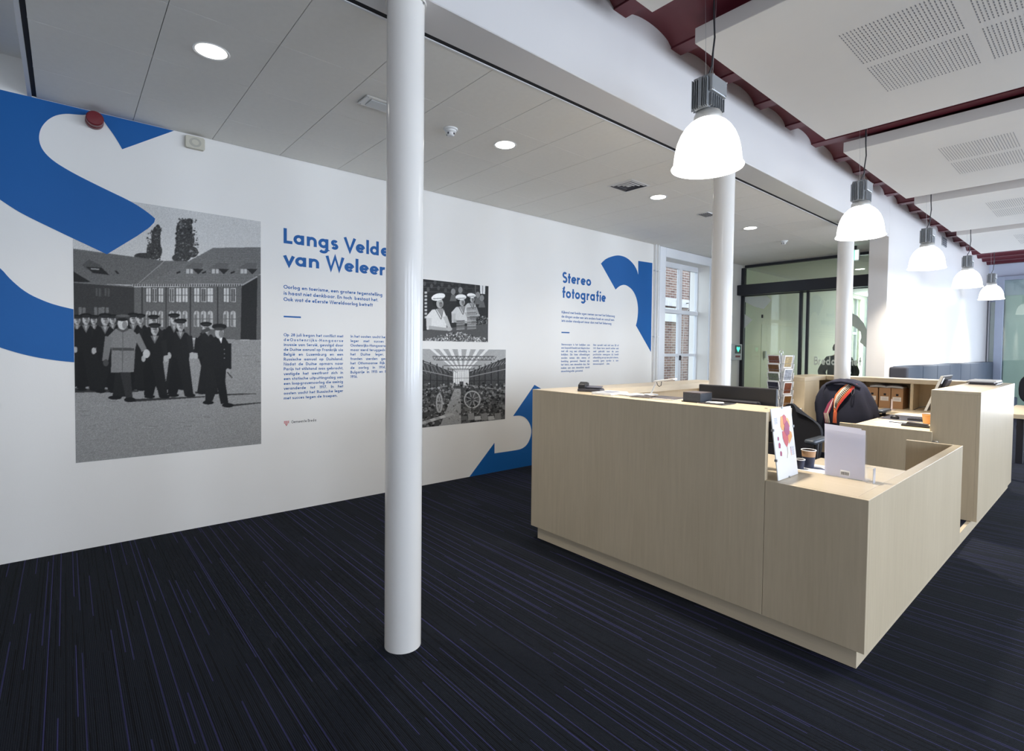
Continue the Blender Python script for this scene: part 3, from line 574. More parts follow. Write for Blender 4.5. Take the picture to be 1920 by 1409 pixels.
text_block('wall_text', [dict(s=s, y=1.405, z=1.502 - 0.0415 * i, cap=0.0245, width=0.522 if i < 13 else 0.468, justify=True) for i, s in enumerate(c1)], 'justified blue text column beginning Op 28 juli')
c2 = ['In het oosten vocht het Russische', 'leger met succes tegen', 'Oostenrijks-Hongaarse leger', 'maar werd teruggedrongen', 'het Duitse leger. Bij', 'fronten werden geopend', 'het Ottomaanse Rijk toe', 'de oorlog in 1914. In', 'Bulgarije in 1915 en Roe', '1916.']
text_block('wall_text', [dict(s=s, y=1.995, z=1.503 - 0.0415 * i, cap=0.0245, width=[0.52, 0.47, 0.48, 0.45, 0.42, 0.45, 0.42, 0.42, 0.405, 0.07][i], justify=True) for i, s in enumerate(c2)], 'blue text column running behind the near column')
lg = thing('municipal_logo', 'small logo with red emblem reading Gemeente Breda', 'logo', (XW, 1.406, 0.735))
em = MB()
for i, (dy, dz) in enumerate([(0, .03), (.011, .03), (.022, .03), (.033, .03), (0, .019), (.011, .019), (.022, .019), (.033, .019), (.011, .008), (.022, .008), (.0165, -.002)]):
    yy, zz = 1.406 + dy, 0.739 + dz
    for s_ in (1, -1): em.add([(XW + 0.0009, yy, zz + (0 if s_ > 0 else 0.008)), (XW + 0.0009, yy + 0.003, zz + (-0.001 if s_ > 0 else 0.009)), (XW + 0.0009, yy + 0.0095, zz + (0.008 if s_ > 0 else 0.0)), (XW + 0.0009, yy + 0.0065, zz + (0.009 if s_ > 0 else -0.001))], [(0, 1, 2, 3)])
obj('emblem', em, mat('emblem_red', srgb(214, 40, 50), 0.5), lg)
text_block('lettering', [dict(s='Gemeente Breda', y=1.467, z=0.754, cap=0.025, width=0.216, w=0.13)], '', mat('text_black', (0.02, 0.02, 0.025), 0.5), lg)
text_block('wall_text', [dict(s='Stereo', y=4.785, z=2.262, cap=0.135, width=0.56, w=0.2), dict(s='fotografie', y=4.785, z=2.070, cap=0.135, width=0.87, w=0.2)], 'blue title Stereo fotografie at the right of the wall')
text_block('wall_text', [dict(s=s, y=4.78, z=1.872 - 0.054 * i, cap=0.031, width=wd) for i, (s, wd) in enumerate((('Kijkend met beide ogen nemen we met het linkeroog', 1.07), ('de dingen onder een iets andere hoek en vanuit een', 1.06), ('iets ander standpunt waar dan met het linkeroog', 1.0)))], 'three-line blue introduction under the Stereo fotografie title')
tag(obj('wall_rule', MB().box(XW, XW + 0.001, 4.782, 4.93, 1.622, 1.637), M_BLUE), 'short blue rule under the Stereo fotografie introduction', 'wall graphic')
c3 = ['Stereoscopie is het bekijken van', 'een bepaald beeld met diepte door', 'met elk oog een afbeelding te', 'bekijken. Die twee afbeeldingen', 'worden samen één stereo of', 'beelding genoemd. Meestal zijn', "het foto's, een stereofoto dus. Het", 'maken van een stereofoto wordt', 'stereofotografie genoemd.']
text_block('wall_text', [dict(s=s, y=4.782, z=1.465 - 0.0428 * i, cap=0.0245, width=0.55 if i < 8 else 0.42, justify=True) for i, s in enumerate(c3)], 'left small blue text column beginning Stereoscopie')
c4 = ['Men spreekt ook wel van 3D of', '3-D. Deze term wordt echter ook', 'veel gebruikt voor de pers', 'pectivische weergave bij beeld', 'afbeelding en op een plat scherm,', 'waarbij geen sprake is van', 'stereoscopisch zien.']
text_block('wall_text', [dict(s=s, y=5.398, z=1.466 - 0.0428 * i, cap=0.0245, width=0.55 if i < 6 else 0.36, justify=True) for i, s in enumerate(c4)], 'right small blue text column beginning Men spreekt')
text_block('frosted_lettering', [dict(s='Breda Actief', y=-3.36, z=1.20, cap=0.135, width=0.70, w=0.2, at=lambda a, b, q=0: (a, YG + 0.0245 - 0.00008 * q, b))], '', translucent('frosted_text', (0.85, 0.86, 0.86), (0.92, 0.93, 0.93), 0.6), ga)

# ---- black-and-white photo prints: flat sheets whose ink is stored as point colours, drawn below shape by shape
class Ink:
    def __init__(s, x0, x1, y0, y1, k, base):
        s.x0, s.y0, s.k = x0, y0, k; s.w = int((x1 - x0) * k); s.h = int((y1 - y0) * k); s.a = np.full((s.h, s.w), float(base)); s.rng = np.random.default_rng(3)
    def _grid(s, bx0, by0, bx1, by1):
        i0, i1 = max(0, int((bx0 - s.x0) * s.k) - 1), min(s.w, int((bx1 - s.x0) * s.k) + 2); j0, j1 = max(0, int((by0 - s.y0) * s.k) - 1), min(s.h, int((by1 - s.y0) * s.k) + 2)
        if i1 <= i0 or j1 <= j0: return None
        gx, gy = np.meshgrid((np.arange(i0, i1) + 0.5) / s.k + s.x0, (np.arange(j0, j1) + 0.5) / s.k + s.y0); return (slice(j0, j1), slice(i0, i1)), gx, gy
    def put(s, sl, m, v, grain=0.0):
        sub = s.a[sl]; val = v if not grain else v + s.rng.normal(0, grain, sub.shape); sub[m] = val[m] if grain else v
    def poly(s, pts, v, grain=0.0):
        xs_, ys_ = [p[0] for p in pts], [p[1] for p in pts]; g = s._grid(min(xs_), min(ys_), max(xs_), max(ys_))
        if g is None: return
        sl, gx, gy = g; m = np.zeros(gx.shape, bool); n = len(pts)
        for i in range(n):
            (xa, ya), (xb, yb) = pts[i], pts[(i + 1) % n]
            if ya == yb: continue
            c = ((ya > gy) != (yb > gy)) & (gx < (xb - xa) * (gy - ya) / (yb - ya) + xa); m ^= c
        s.put(sl, m, v, grain)
    def ell(s, cx, cy, rx, ry, v, grain=0.0, rot=0.0):
        g = s._grid(cx - max(rx, ry), cy - max(rx, ry), cx + max(rx, ry), cy + max(rx, ry))
        if g is None: return
        sl, gx, gy = g; c_, s_ = math.cos(rot), math.sin(rot); dx, dy = gx - cx, gy - cy
        s.put(sl, ((dx * c_ + dy * s_) / rx) ** 2 + ((dy * c_ - dx * s_) / ry) ** 2 < 1, v, grain)
    def line(s, p, q, w, v, w2=None):
        d = Vector((q[0] - p[0], q[1] - p[1])); n = Vector((-d.y, d.x)).normalized(); w2 = w if w2 is None else w2
        s.poly([(p[0] + n.x * w / 2, p[1] + n.y * w / 2), (q[0] + n.x * w2 / 2, q[1] + n.y * w2 / 2), (q[0] - n.x * w2 / 2, q[1] - n.y * w2 / 2), (p[0] - n.x * w / 2, p[1] - n.y * w / 2)], v)
    def speck(s, x0, y0, x1, y1, n, r0, r1, v0, v1, inside=None):
        for _ in range(n):
            x, y = s.rng.uniform(x0, x1), s.rng.uniform(y0, y1)
            if inside and not inside(x, y): continue
            r = s.rng.uniform(r0, r1); s.ell(x, y, r, r * s.rng.uniform(0.5, 1.2), s.rng.uniform(v0, v1))
def photo(name, ink, Hm, y0, y1, z0, z1, ny, nz, label):
    a = np.clip(ink.a, 0, 255) / 255; a = (a + np.roll(a, 1, 0) + np.roll(a, 1, 1) + np.roll(np.roll(a, 1, 0), 1, 1)) / 4
    Yg, Zg = np.meshgrid(np.linspace(y0, y1, ny), np.linspace(z0, z1, nz)); den = Hm[6] * Yg + Hm[7] * Zg + 1
    px = (Hm[0] * Yg + Hm[1] * Zg + Hm[2]) / den; py = (Hm[3] * Yg + Hm[4] * Zg + Hm[5]) / den
    fx = np.clip((px - ink.x0) * ink.k - 0.5, 0, ink.w - 1.001); fy = np.clip((py - ink.y0) * ink.k - 0.5, 0, ink.h - 1.001); ix, iy = fx.astype(int), fy.astype(int); tx, ty = fx - ix, fy - iy
    g = a[iy, ix] * (1 - tx) * (1 - ty) + a[iy, ix + 1] * tx * (1 - ty) + a[iy + 1, ix] * (1 - tx) * ty + a[iy + 1, ix + 1] * tx * ty
    lin = 1.3 * np.where(g <= 0.04045, g / 12.92, ((g + 0.055) / 1.055) ** 2.4).ravel()
    co = np.stack([np.full(ny * nz, XW + 0.0016), Yg.ravel(), Zg.ravel()], 1)
    me = bpy.data.meshes.new(name); i = np.arange((ny - 1) * (nz - 1)); r, c = i // (ny - 1), i % (ny - 1); v = r * ny + c
    fa = np.stack([v, v + 1, v + ny + 1, v + ny], 1); nf = len(fa)
    me.vertices.add(len(co)); me.vertices.foreach_set('co', co.ravel()); me.loops.add(nf * 4); me.loops.foreach_set('vertex_index', fa.ravel().astype(np.int32))
    me.polygons.add(nf); me.polygons.foreach_set('loop_start', np.arange(0, nf * 4, 4, dtype=np.int32)); me.update(calc_edges=True)
    at = me.color_attributes.new('ink', 'FLOAT_COLOR', 'POINT'); at.data.foreach_set('color', np.stack([lin * 1.0, lin * 0.99, lin * 0.965, np.ones_like(lin)], 1).ravel().astype(np.float32))
    if 'photo_ink' not in MATS:
        m = bpy.data.materials.new('photo_ink'); m.use_nodes = True; nt = m.node_tree; p = nt.nodes['Principled BSDF']; p.inputs['Roughness'].default_value = 0.55; p.inputs['Specular IOR Level'].default_value = 0.2
        ca = nd(nt, 'ShaderNodeVertexColor', layer_name='ink'); geo = nd(nt, 'ShaderNodeNewGeometry'); nz_ = nd(nt, 'ShaderNodeTexNoise', ins={'Scale': 260.0, 'Detail': 1.0}); nt.links.new(geo.outputs['Position'], nz_.inputs['Vector'])
        mr = nd(nt, 'ShaderNodeMapRange', ins={'From Min': 0.3, 'From Max': 0.7, 'To Min': 0.84, 'To Max': 1.16}); nt.links.new(nz_.outputs['Fac'], mr.inputs['Value'])
        vm = nd(nt, 'ShaderNodeVectorMath', operation='SCALE'); nt.links.new(ca.outputs['Color'], vm.inputs[0]); nt.links.new(mr.outputs[0], vm.inputs['Scale']); nt.links.new(vm.outputs[0], p.inputs['Base Color']); MATS['photo_ink'] = m
    t = thing(name, label, 'photo print', (XW, (y0 + y1) / 2, z0), 'black-and-white photo prints')
    obj('backing_sheet', MB().box(XW, XW + 0.0013, y0, y1, z0, z1), M_PAPER, t)
    me.materials.append(MATS['photo_ink']); o = bpy.data.objects.new('printed_image', me); COL.objects.link(o)
    o.parent = t; o.location = (-XW, -(y0 + y1) / 2, -z0)
H2 = [994.886, -10.2325, 75.9319, 152.343, -752.948, 1831.05, 0.183797, -0.00788411]
H4 = [824.706, 4.78645, -2119.75, 114.61, -928.914, 1864.19, 0.183797, -0.00788411]
# photo 1: sailors marching across a barracks square
I = Ink(100, 1062, 0, 1385, 0.62, 178)
I.poly([(90, 0), (1062, 0), (1062, 480), (90, 480)], 178, 9)
I.ell(455, 325, 45, 16, 50, 14); 
for cx, cy, rx, ry in ((520, 250, 24, 75), (512, 300, 40, 45), (530, 200, 16, 35), (665, 190, 42, 52), (668, 245, 48, 60), (660, 305, 46, 50), (640, 335, 38, 22), (705, 305, 30, 28), (690, 150, 20, 16)): I.ell(cx, cy, rx, ry, 52, 20)
I.speck(620, 135, 735, 350, 160, 2, 6, 25, 120); I.speck(475, 180, 548, 345, 110, 2, 5, 25, 110)
I.poly([(95, 287), (560, 350), (720, 352), (640, 480), (95, 462)], 92, 12)
for k in range(22): I.line((95, 300 + k * 8), (560 - k * 6, 352 + k * 6), 1.6, 72)
I.poly([(95, 400), (190, 458), (95, 458)], 30, 4); I.line((562, 352), (420, 475), 4, 130)
I.poly([(145, 372), (180, 342), (250, 378), (235, 408), (165, 392)], 70, 8); I.poly([(165, 380), (245, 385), (285, 422), (200, 412)], 28, 4); I.poly([(180, 380), (235, 384), (233, 402), (182, 396)], 40); I.line((190, 390), (232, 393), 5, 150)
I.poly([(310, 400), (322, 400), (335, 416), (322, 416)], 30)
I.poly([(810, 284), (1062, 280), (1062, 410), (960, 472), (425, 465), (560, 420), (700, 345)], 100, 13)
for k in range(20): I.line((800 - k * 18, 292 + k * 9), (1062, 288 + k * 9), 1.6, 80)
for dx in (700, 830, 975):
    I.poly([(dx - 35, 385), (dx + 8, 358), (dx + 60, 362), (dx + 50, 392)], 84, 6); I.poly([(dx + 5, 390), (dx + 62, 392), (dx + 35, 418)], 32, 3); I.poly([(dx - 25, 392), (dx + 8, 392), (dx + 8, 415), (dx - 25, 415)], 165, 8); I.line((dx - 8, 392), (dx - 8, 415), 3, 50); I.line((dx - 75, 412), (dx - 55, 405), 8, 28)
I.poly([(95, 458), (410, 484), (410, 760), (95, 760)], 48, 6); I.line((95, 458), (410, 482), 6, 95)
for wx in (228, 272): I.poly([(wx - 13, 488), (wx + 14, 490), (wx + 14, 532), (wx - 13, 528)], 70, 6); I.line((wx, 488), (wx, 530), 3, 35)
for wx in (145, 225, 262): I.poly([(wx - 18, 585), (wx + 18, 588), (wx + 18, 625), (wx - 18, 625)], 95, 14); I.line((wx, 585), (wx, 625), 4, 40)
I.poly([(410, 484), (956, 478), (950, 752), (410, 730)], 86, 9); I.line((400, 474), (956, 472), 12, 150); 
for k in range(46): I.ell(408 + k * 12, 474, 3.4, 6, 50)
for px_ in (450, 572, 695, 834): I.line((px_, 482), (px_, 740), 6, 45)
for xs_, wid in (((482, 513, 545), 24), ((600, 635, 668), 26), ((727, 762, 796), 27), ((877, 912), 27)):
    for wx in xs_:
        I.poly([(wx - wid / 2, 488), (wx + wid / 2, 488), (wx + wid / 2, 560), (wx - wid / 2, 558)], 178, 10); I.line((wx, 488), (wx, 560), 3, 70); I.line((wx - wid / 2, 524), (wx + wid / 2, 524), 3, 80); I.line((wx - wid / 2 - 1, 486), (wx - wid / 2 - 1, 562), 3, 45)
        if (int(wx) % 3) == 0: I.poly([(wx - wid / 2 + 3, 492), (wx + wid / 2 - 3, 492), (wx + wid / 2 - 3, 556), (wx - wid / 2 + 3, 556)], 75, 10); I.line((wx, 490), (wx, 558), 3, 170)
    for wx in xs_:
        I.ell(wx, 618, wid / 2, 14, 160); I.poly([(wx - wid / 2, 616), (wx + wid / 2, 616), (wx + wid / 2, 686), (wx - wid / 2, 684)], 160, 12); I.line((wx, 606), (wx, 686), 3, 60); I.line((wx - wid / 2, 645), (wx + wid / 2, 645), 3, 70); I.poly([(wx - wid / 2 + 3, 622), (wx - 3, 622), (wx - 3, 680), (wx - wid / 2 + 3, 680)], 95, 8)
I.poly([(956, 472), (1062, 412), (1062, 752), (950, 750)], 32, 4); I.line((958, 474), (1062, 414), 7, 140); I.poly([(1036, 425), (1062, 420), (1062, 752), (1030, 750)], 84, 8)
# the square
I.poly([(90, 752), (410, 745), (1062, 754), (1062, 1390), (90, 1390)], 128, 15)
for _ in range(240):
    x, y = I.rng.uniform(100, 1060), I.rng.uniform(760, 1380); I.line((x, y), (x + I.rng.uniform(8, 60), y + I.rng.uniform(-3, 3)), I.rng.uniform(1, 3), I.rng.uniform(100, 152))
for p, q, w in (((395, 1060), (770, 1040), 14), ((100, 1008), (430, 1012), 22), ((880, 1030), (1030, 1025), 8), ((905, 1085), (1062, 1070), 10), ((720, 1020), (800, 1015), 10)): I.line(p, q, w, 42, w * 0.4)
def sailor(x, hy, foot, s=1.0, ph=1, face=165, vis=True, stride=34, lean=6):
    hw = 20 * s; sh = hy + 48 * s; hip = hy + (foot - hy) * 0.47
    I.poly([(x - 52 * s, sh + 12), (x - 30 * s, sh - 12), (x + 30 * s, sh - 12), (x + 52 * s, sh + 12), (x + 44 * s, hip), (x - 44 * s, hip)], 18, 4)
    for sg in (-1, 1):
        fx = x + sg * ph * stride * s + lean
        I.poly([(x - 42 * s, hip - 6), (x + 42 * s, hip - 6), (fx + 24 * s, foot - 8), (fx - 24 * s, foot - 8)] if sg < 0 else [(x - 20 * s, hip - 6), (x + 42 * s, hip - 6), (fx + 24 * s, foot - 4), (fx - 22 * s, foot - 4)], 15 + 3 * sg, 4)
        I.ell(fx + 6 * s, foot - 2, 28 * s, 9 * s, 14)
        I.line((x + sg * 44 * s, sh + 6), (x + sg * 58 * s, hip - 30), 30 * s, 20 + 4 * sg, 22 * s); I.ell(x + sg * 58 * s, hip - 14, 11 * s, 17 * s, 150)
    I.poly([(x - 22 * s, sh - 16), (x + 22 * s, sh - 16), (x, sh + 24)], 96, 8); I.poly([(x - 9 * s, sh - 16), (x + 9 * s, sh - 16), (x, sh + 12)], 150)
    I.ell(x, hy + 14 * s, 13 * s, 22 * s, 120); I.ell(x, hy, hw, 27 * s, face, 8); I.ell(x + 7 * s, hy + 6, 10 * s, 16 * s, face - 50, 6); I.line((x - 9 * s, hy - 3), (x + 10 * s, hy - 3), 5, 70); I.line((x - 6 * s, hy + 12), (x + 6 * s, hy + 12), 3, 80)
    I.ell(x, hy - 24 * s, 33 * s, 11 * s, 16); I.ell(x, hy - 17 * s, 24 * s, 9 * s, 34)
for a in ((120, 652, 985, .82), (205, 652, 985, .78), (300, 650, 990, .8), (165, 648, 1005, .92), (440, 648, 1000, .85), (405, 645, 1005, .9), (262, 650, 1015, 1.0), (508, 655, 1005, .9), (612, 648, 1000, .92)): sailor(a[0], a[1], a[2], a[3], ph=1 if a[0] % 2 else -1)
sailor(775, 692, 1022, 0.92, ph=-1); sailor(645, 678, 1035, 1.0, stride=42, lean=0); sailor(514, 700, 1042, 0.98, stride=38)
# officer in a pale greatcoat
I.poly([(315, 905), (385, 905), (375, 1040), (330, 1042), (300, 1035)], 22, 4); I.poly([(335, 900), (390, 900), (402, 1045), (368, 1050)], 40, 6); I.ell(312, 1045, 34, 10, 16); I.ell(388, 1056, 30, 12, 16)
I.poly([(275, 735), (315, 695), (395, 695), (430, 730), (415, 800), (408, 915), (292, 918), (295, 800)], 112, 9); I.line((282, 735), (262, 860), 40, 104, 30); I.line((420, 725), (462, 805), 36, 108, 28); I.ell(472, 822, 18, 22, 170); I.line((298, 798), (410, 800), 14, 60); I.ell(266, 868, 14, 18, 60); I.line((352, 710), (350, 912), 4, 80)
I.poly([(322, 700), (352, 715), (382, 700), (375, 682), (330, 682)], 70); I.ell(352, 668, 26, 32, 178, 8); I.ell(362, 676, 13, 20, 120, 6); I.ell(352, 636, 40, 13, 56, 6); I.ell(352, 629, 34, 6, 84, 4); I.ell(350, 648, 28, 8, 22)
# officer in dark uniform, front right
I.poly([(778, 880), (868, 870), (850, 950), (808, 1062), (770, 1062)], 20, 4); I.poly([(808, 880), (880, 870), (872, 960), (888, 1072), (850, 1078)], 16, 4); I.ell(786, 1070, 28, 10, 14); I.ell(886, 1084, 30, 11, 14)
I.poly([(790, 760), (822, 735), (872, 740), (893, 775), (885, 830), (898, 900), (785, 895)], 18, 4); I.line((890, 770), (890, 900), 26, 20); I.ell(886, 912, 11, 16, 140); I.line((882, 915), (908, 945), 5, 40); I.line((795, 762), (752, 712), 26, 22); I.line((752, 712), (806, 690), 18, 60); I.ell(805, 690, 14, 9, 150)
I.poly([(838, 738), (858, 738), (852, 770)], 210); I.ell(843, 716, 22, 29, 165, 8); I.ell(852, 720, 12, 20, 110, 6); I.ell(842, 684, 38, 15, 22); I.ell(842, 696, 26, 8, 55)
for k in range(3): I.ell(868, 800 + k * 22, 3, 3, 110)
photo('photo_print', I, H2, 0.045, 1.225, 0.604, 2.438, 300, 440, 'large photo print of sailors marching before a brick barracks')

# photo 2: women in white caps at a packing table
I = Ink(-110, 530, 140, 560, 0.9, 34)
I.poly([(-110, 140), (530, 140), (530, 560), (-110, 560)], 36, 7)
for y in (175, 205, 232): I.line((-110, y - 12), (460, y), 4, 62)
for k in range(26): I.ell(-100 + k * 22, 165 + (k * 37) % 60, 9, 14, 40 + (k * 53) % 55, 6)
I.poly([(468, 180), (502, 184), (500, 240), (470, 238)], 205, 8); I.line((485, 180), (485, 240), 3, 60); I.line((440, 150), (440, 330), 6, 80)
for k in range(8): I.poly([(120, 225 + k * 22), (136, 225 + k * 22), (136, 238 + k * 22), (120, 238 + k * 22)], 175, 8)
for x, y in ((300, 225), (345, 215), (455, 245), (480, 265)): I.ell(x, y, 14, 20, 120, 8); I.poly([(x - 22, y + 60), (x - 12, y + 20), (x + 12, y + 20), (x + 22, y + 60)], 88, 8)
I.poly([(-110, 500), (120, 470), (530, 425), (530, 560), (-110, 560)], 74, 7)
def woman(x, y, s, dress, tilt):
    I.poly([(x - 75 * s, y + 175 * s), (x - 78 * s, y + 90 * s), (x - 40 * s, y + 48 * s), (x + 30 * s, y + 42 * s), (x + 48 * s, y + 90 * s), (x + 50 * s, y + 165 * s)], dress, 9)
    I.line((x - 60 * s, y + 100 * s), (x - 62 * s, y + 165 * s), 36 * s, dress - 18, 28 * s); I.line((x - 62 * s, y + 160 * s), (x + 50 * s, y + 172 * s), 24 * s, 150, 18 * s); I.line((x + 40 * s, y + 90 * s), (x + 70 * s, y + 165 * s), 26 * s, dress - 30, 20 * s); I.ell(x + 66 * s, y + 170 * s, 20 * s, 13 * s, 160)
    I.poly([(x - 14 * s, y + 42 * s), (x + 26 * s, y + 40 * s), (x + 18 * s, y + 95 * s)], 130, 6); I.line((x - 20 * s, y + 45 * s), (x + 16 * s, y + 110 * s), 4, 70); I.line((x + 30 * s, y + 42 * s), (x + 18 * s, y + 105 * s), 4, 70)
    I.ell(x - 4 * s, y, 34 * s, 36 * s, 26, 5); I.ell(x + 8 * s, y + 10 * s, 22 * s, 30 * s, 158, 8); I.ell(x + 15 * s, y + 16 * s, 11 * s, 18 * s, 110, 6); I.line((x + 2 * s, y + 5 * s), (x + 22 * s, y + 8 * s), 3, 60)
    I.ell(x - 2 * s, y - 32 * s, 44 * s, 22 * s, 222, 6, tilt); I.line((x - 36 * s, y - 20 * s), (x + 34 * s, y - 24 * s), 5, 120)
woman(415, 268, 0.62, 172, 0.1); woman(350, 284, 0.78, 188, 0.0); woman(208, 290, 1.0, 200, -0.25)
for k in range(14): I.poly([(388, 325 + k * 10), (444, 321 + k * 10), (444, 329 + k * 10), (388, 333 + k * 10)], 105 + (k % 3) * 22, 10)
for k in range(6): I.poly([(320, 408 + k * 10), (372, 404 + k * 10), (372, 412 + k * 10), (320, 416 + k * 10)], 92 + (k % 3) * 20, 8)
I.speck(120, 470, 522, 545, 900, 2, 5, 30, 205, lambda x, y: y > 475 + abs(x - 320) * 0.24); I.speck(440, 380, 522, 430, 60, 2, 6, 60, 150)
photo('photo_print', I, H4, 2.42, 3.60, 1.486, 2.113, 300, 160, 'upper small photo print of women in white caps at a table')

# photo 3: machine hall with fly-wheels
I = Ink(-110, 640, 575, 1120, 0.8, 120)
I.poly([(-110, 575), (640, 575), (640, 1120), (-110, 1120)], 62, 14)
I.poly([(-110, 575), (640, 575), (640, 640), (400, 730), (300, 730), (-110, 600)], 150, 12)
for k in range(7): I.poly([(140 + k * 62, 575), (165 + k * 62, 575), (322 + k * 12, 720), (312 + k * 12, 720)], 205, 8)
for y, a, b in ((632, 170, 560), (655, 190, 545), (690, 240, 480), (712, 270, 440)): I.line((a, y), (b, y), 5, 70)
for k in range(16): I.line((170 + k * 25, 632), (182 + k * 25, 656), 3, 60); I.line((195 + k * 25, 632), (182 + k * 25, 656), 3, 60)
I.poly([(298, 726), (402, 722), (398, 815), (300, 815)], 208, 8)
for k in range(9): I.line((302 + k * 12, 724), (302 + k * 12, 815), 2, 120)
I.line((298, 770), (400, 768), 3, 120); I.poly([(340, 790), (365, 790), (365, 835), (340, 835)], 70)
for sd in (0, 1):
    for k in range(8):
        x = (296 - k * 26 - k * k * 2.2) if sd == 0 else (402 + k * 28 + k * k * 1.6); I.line((x, 715 - k * 12), (x, 860 + k * 14), 4 + k * 0.7, 34)
    for k in range(4):
        xa, xb = (298, 60) if sd == 0 else (402, 640); I.line((xa, 735 + k * 26), (xb, 640 + k * 70), 5, 130 if k % 2 else 40)
for k in range(11): x = 60 + k * 24; I.line((x, 660 + k * 6), (x + 26, 745 - k * 1), 3, 120); x = 420 + k * 20; I.line((x, 740 - k * 6), (x + 22, 690 - k * 3), 3, 130)
I.speck(-110, 800, 640, 1110, 1500, 2, 8, 15, 150); I.speck(-110, 860, 300, 1100, 260, 3, 12, 20, 110); I.speck(360, 850, 640, 1060, 260, 3, 12, 20, 105)
I.poly([(308, 835), (346, 835), (350, 1060), (210, 1090)], 138, 16); I.speck(215, 850, 345, 1080, 70, 2, 6, 60, 170)
def wheel(cx, cy, rx, ry, w):
    for k in range(40):
        a = 2 * PI * k / 40; b = 2 * PI * (k + 1) / 40; I.line((cx + rx * math.cos(a), cy + ry * math.sin(a)), (cx + rx * math.cos(b), cy + ry * math.sin(b)), w, 158)
    for k in range(4): a = PI * k / 4 + 0.4; I.line((cx + rx * math.cos(a), cy + ry * math.sin(a)), (cx - rx * math.cos(a), cy - ry * math.sin(a)), w * 0.6, 140)
    I.ell(cx, cy, rx * 0.18, ry * 0.16, 60)
wheel(420, 903, 49, 52, 8); wheel(213, 925, 17, 58, 9); wheel(330, 860, 16, 20, 4); I.line((418, 855), (418, 1005), 7, 60)
for k in range(7): I.poly([(60 + k * 30, 1055 - k * 9), (110 + k * 30, 1040 - k * 9), (128 + k * 30, 1052 - k * 9), (75 + k * 30, 1070 - k * 9)], 120 + (k * 41) % 70, 10)
for k in range(6): I.poly([(350 + k * 42, 1010 - (k % 2) * 18), (388 + k * 42, 1006 - (k % 2) * 18), (392 + k * 42, 1030), (352 + k * 42, 1034)], 90 + (k * 37) % 80, 10)
photo('photo_print', I, H4, 2.42, 3.862, 0.598, 1.404, 320, 190, 'lower photo print of a machine hall with flywheels')
# ------------------------------------------------------------------ reception island
T, TL, HB = 1.1165, 0.776, 0.0942
XL, XR, XS, YD = -2.837, -0.688, -1.130, 2.639
# podium with square cut-outs where two columns pass through
mb = wallgrid([XL + 0.037, -2.285, -2.095, XR - 0.039], [YD + 0.036, 4.10, 4.29, 7.093, 7.283, 7.56], {(1, 1), (1, 3)}, lambda u, v, d: (u, v, HB - 0.004 - d), HB - 0.004)
pod = thing('desk_podium', 'low podium with maple plinth and carpet under the reception desks', 'platform', (-1.75, 5.0, 0))
obj('plinth', mb, M_WOODX, pod)
mb = wallgrid([XL + 0.04, -2.285, -2.095, XR - 0.062], [YD + 0.04, 4.10, 4.29, 7.093, 7.283, 7.55], {(1, 1), (1, 3)}, lambda u, v, d: (u, v, HB - d), 0.0039)
obj('carpet_top', mb, M_CARPET, pod)
ZP = HB + 0.0005
tc = thing('tall_counter', 'tall maple reception counter, front and left side of the desk', 'counter', (-2.0, 2.8, HB))
box('front_panel', (XL, XS - 0.001, YD, YD + 0.03, ZP, T), M_WOODV, tc, 0.0012)
box('side_panel', (XL, XL + 0.03, YD + 0.0305, 4.95, ZP, T), M_WOODV, tc, 0.0012)
box('counter_top', (XL + 0.0305, XS - 0.001, YD + 0.0305, YD + 0.31, T - 0.05, T), M_WOODX, tc, 0.0012)
box('side_top', (XL + 0.0305, XL + 0.30, YD + 0.3105, 4.95, T - 0.05, T), M_WOODY, tc, 0.0012)
box('end_panel', (XL + 0.0305, XL + 0.30, 4.92, 4.95, ZP, T - 0.0505), M_WOODV, tc, 0.0012)
box('worktop', (XL + 0.0305, XS - 0.035, YD + 0.0305, 3.473, 0.72, 0.75), M_WOODX, tc, 0.0015)
box('side_worktop', (XL + 0.0305, -2.30, 3.474, 4.919, 0.72, 0.75), M_WOODY, tc, 0.0015)
box('divider', (-1.46, -1.43, YD + 0.0305, YD + 0.29, ZP, 0.7195), M_WOODV, tc)
box('divider', (-1.46, -1.43, YD + 0.0305, YD + 0.29, 0.7505, T - 0.0505), M_WOODV, tc)
box('support_leg', (-2.36, -2.32, 3.42, 3.46, ZP, 0.7195), M_DGREY, tc)
obj('cable_grommet', MB().lathe([(0.008, 0), (0.008, 0.001)], (-1.208, 2.813, T), 16, cap0=True, cap1=True), M_BLACKP, tc)
lc = thing('low_counter', 'low maple counter at the near corner of the reception desk', 'counter', (-0.9, 3.3, HB))
box('front_panel', (XS + 0.001, XR, YD, YD + 0.03, ZP, TL), M_WOODV, lc, 0.0012)
box('side_panel', (XR - 0.05, XR, YD + 0.0305, 4.733, ZP, TL), M_WOODV, lc, 0.0012)
box('counter_top', (XS - 0.03, XR - 0.0505, YD + 0.0305, 3.473, TL - 0.025, TL), M_WOODX, lc, 0.0012)
box('end_panel', (-1.005, XR - 0.0505, 4.70, 4.733, ZP, TL), M_WOODV, lc, 0.0012)
box('inner_leg', (XS - 0.02, XS + 0.02, 3.42, 3.46, ZP, TL - 0.0255), M_DGREY, lc)
eb = thing('end_cabinet', 'tall narrow maple cabinet block at the right of the desk', 'cabinet', (-0.84, 6.4, HB))
YN, YF, XI = 5.406, 7.40, -0.997
box('front_panel', (XI, XR - 0.0225, YN, YN + 0.022, ZP, T - 0.0225), M_WOODV, eb, 0.001)
box('side_panel', (XR - 0.022, XR, YN, YF, ZP, T - 0.0225), M_WOODV, eb, 0.001)
box('top_panel', (XI, XR, YN, YF, T - 0.022, T), M_WOODY, eb, 0.001)
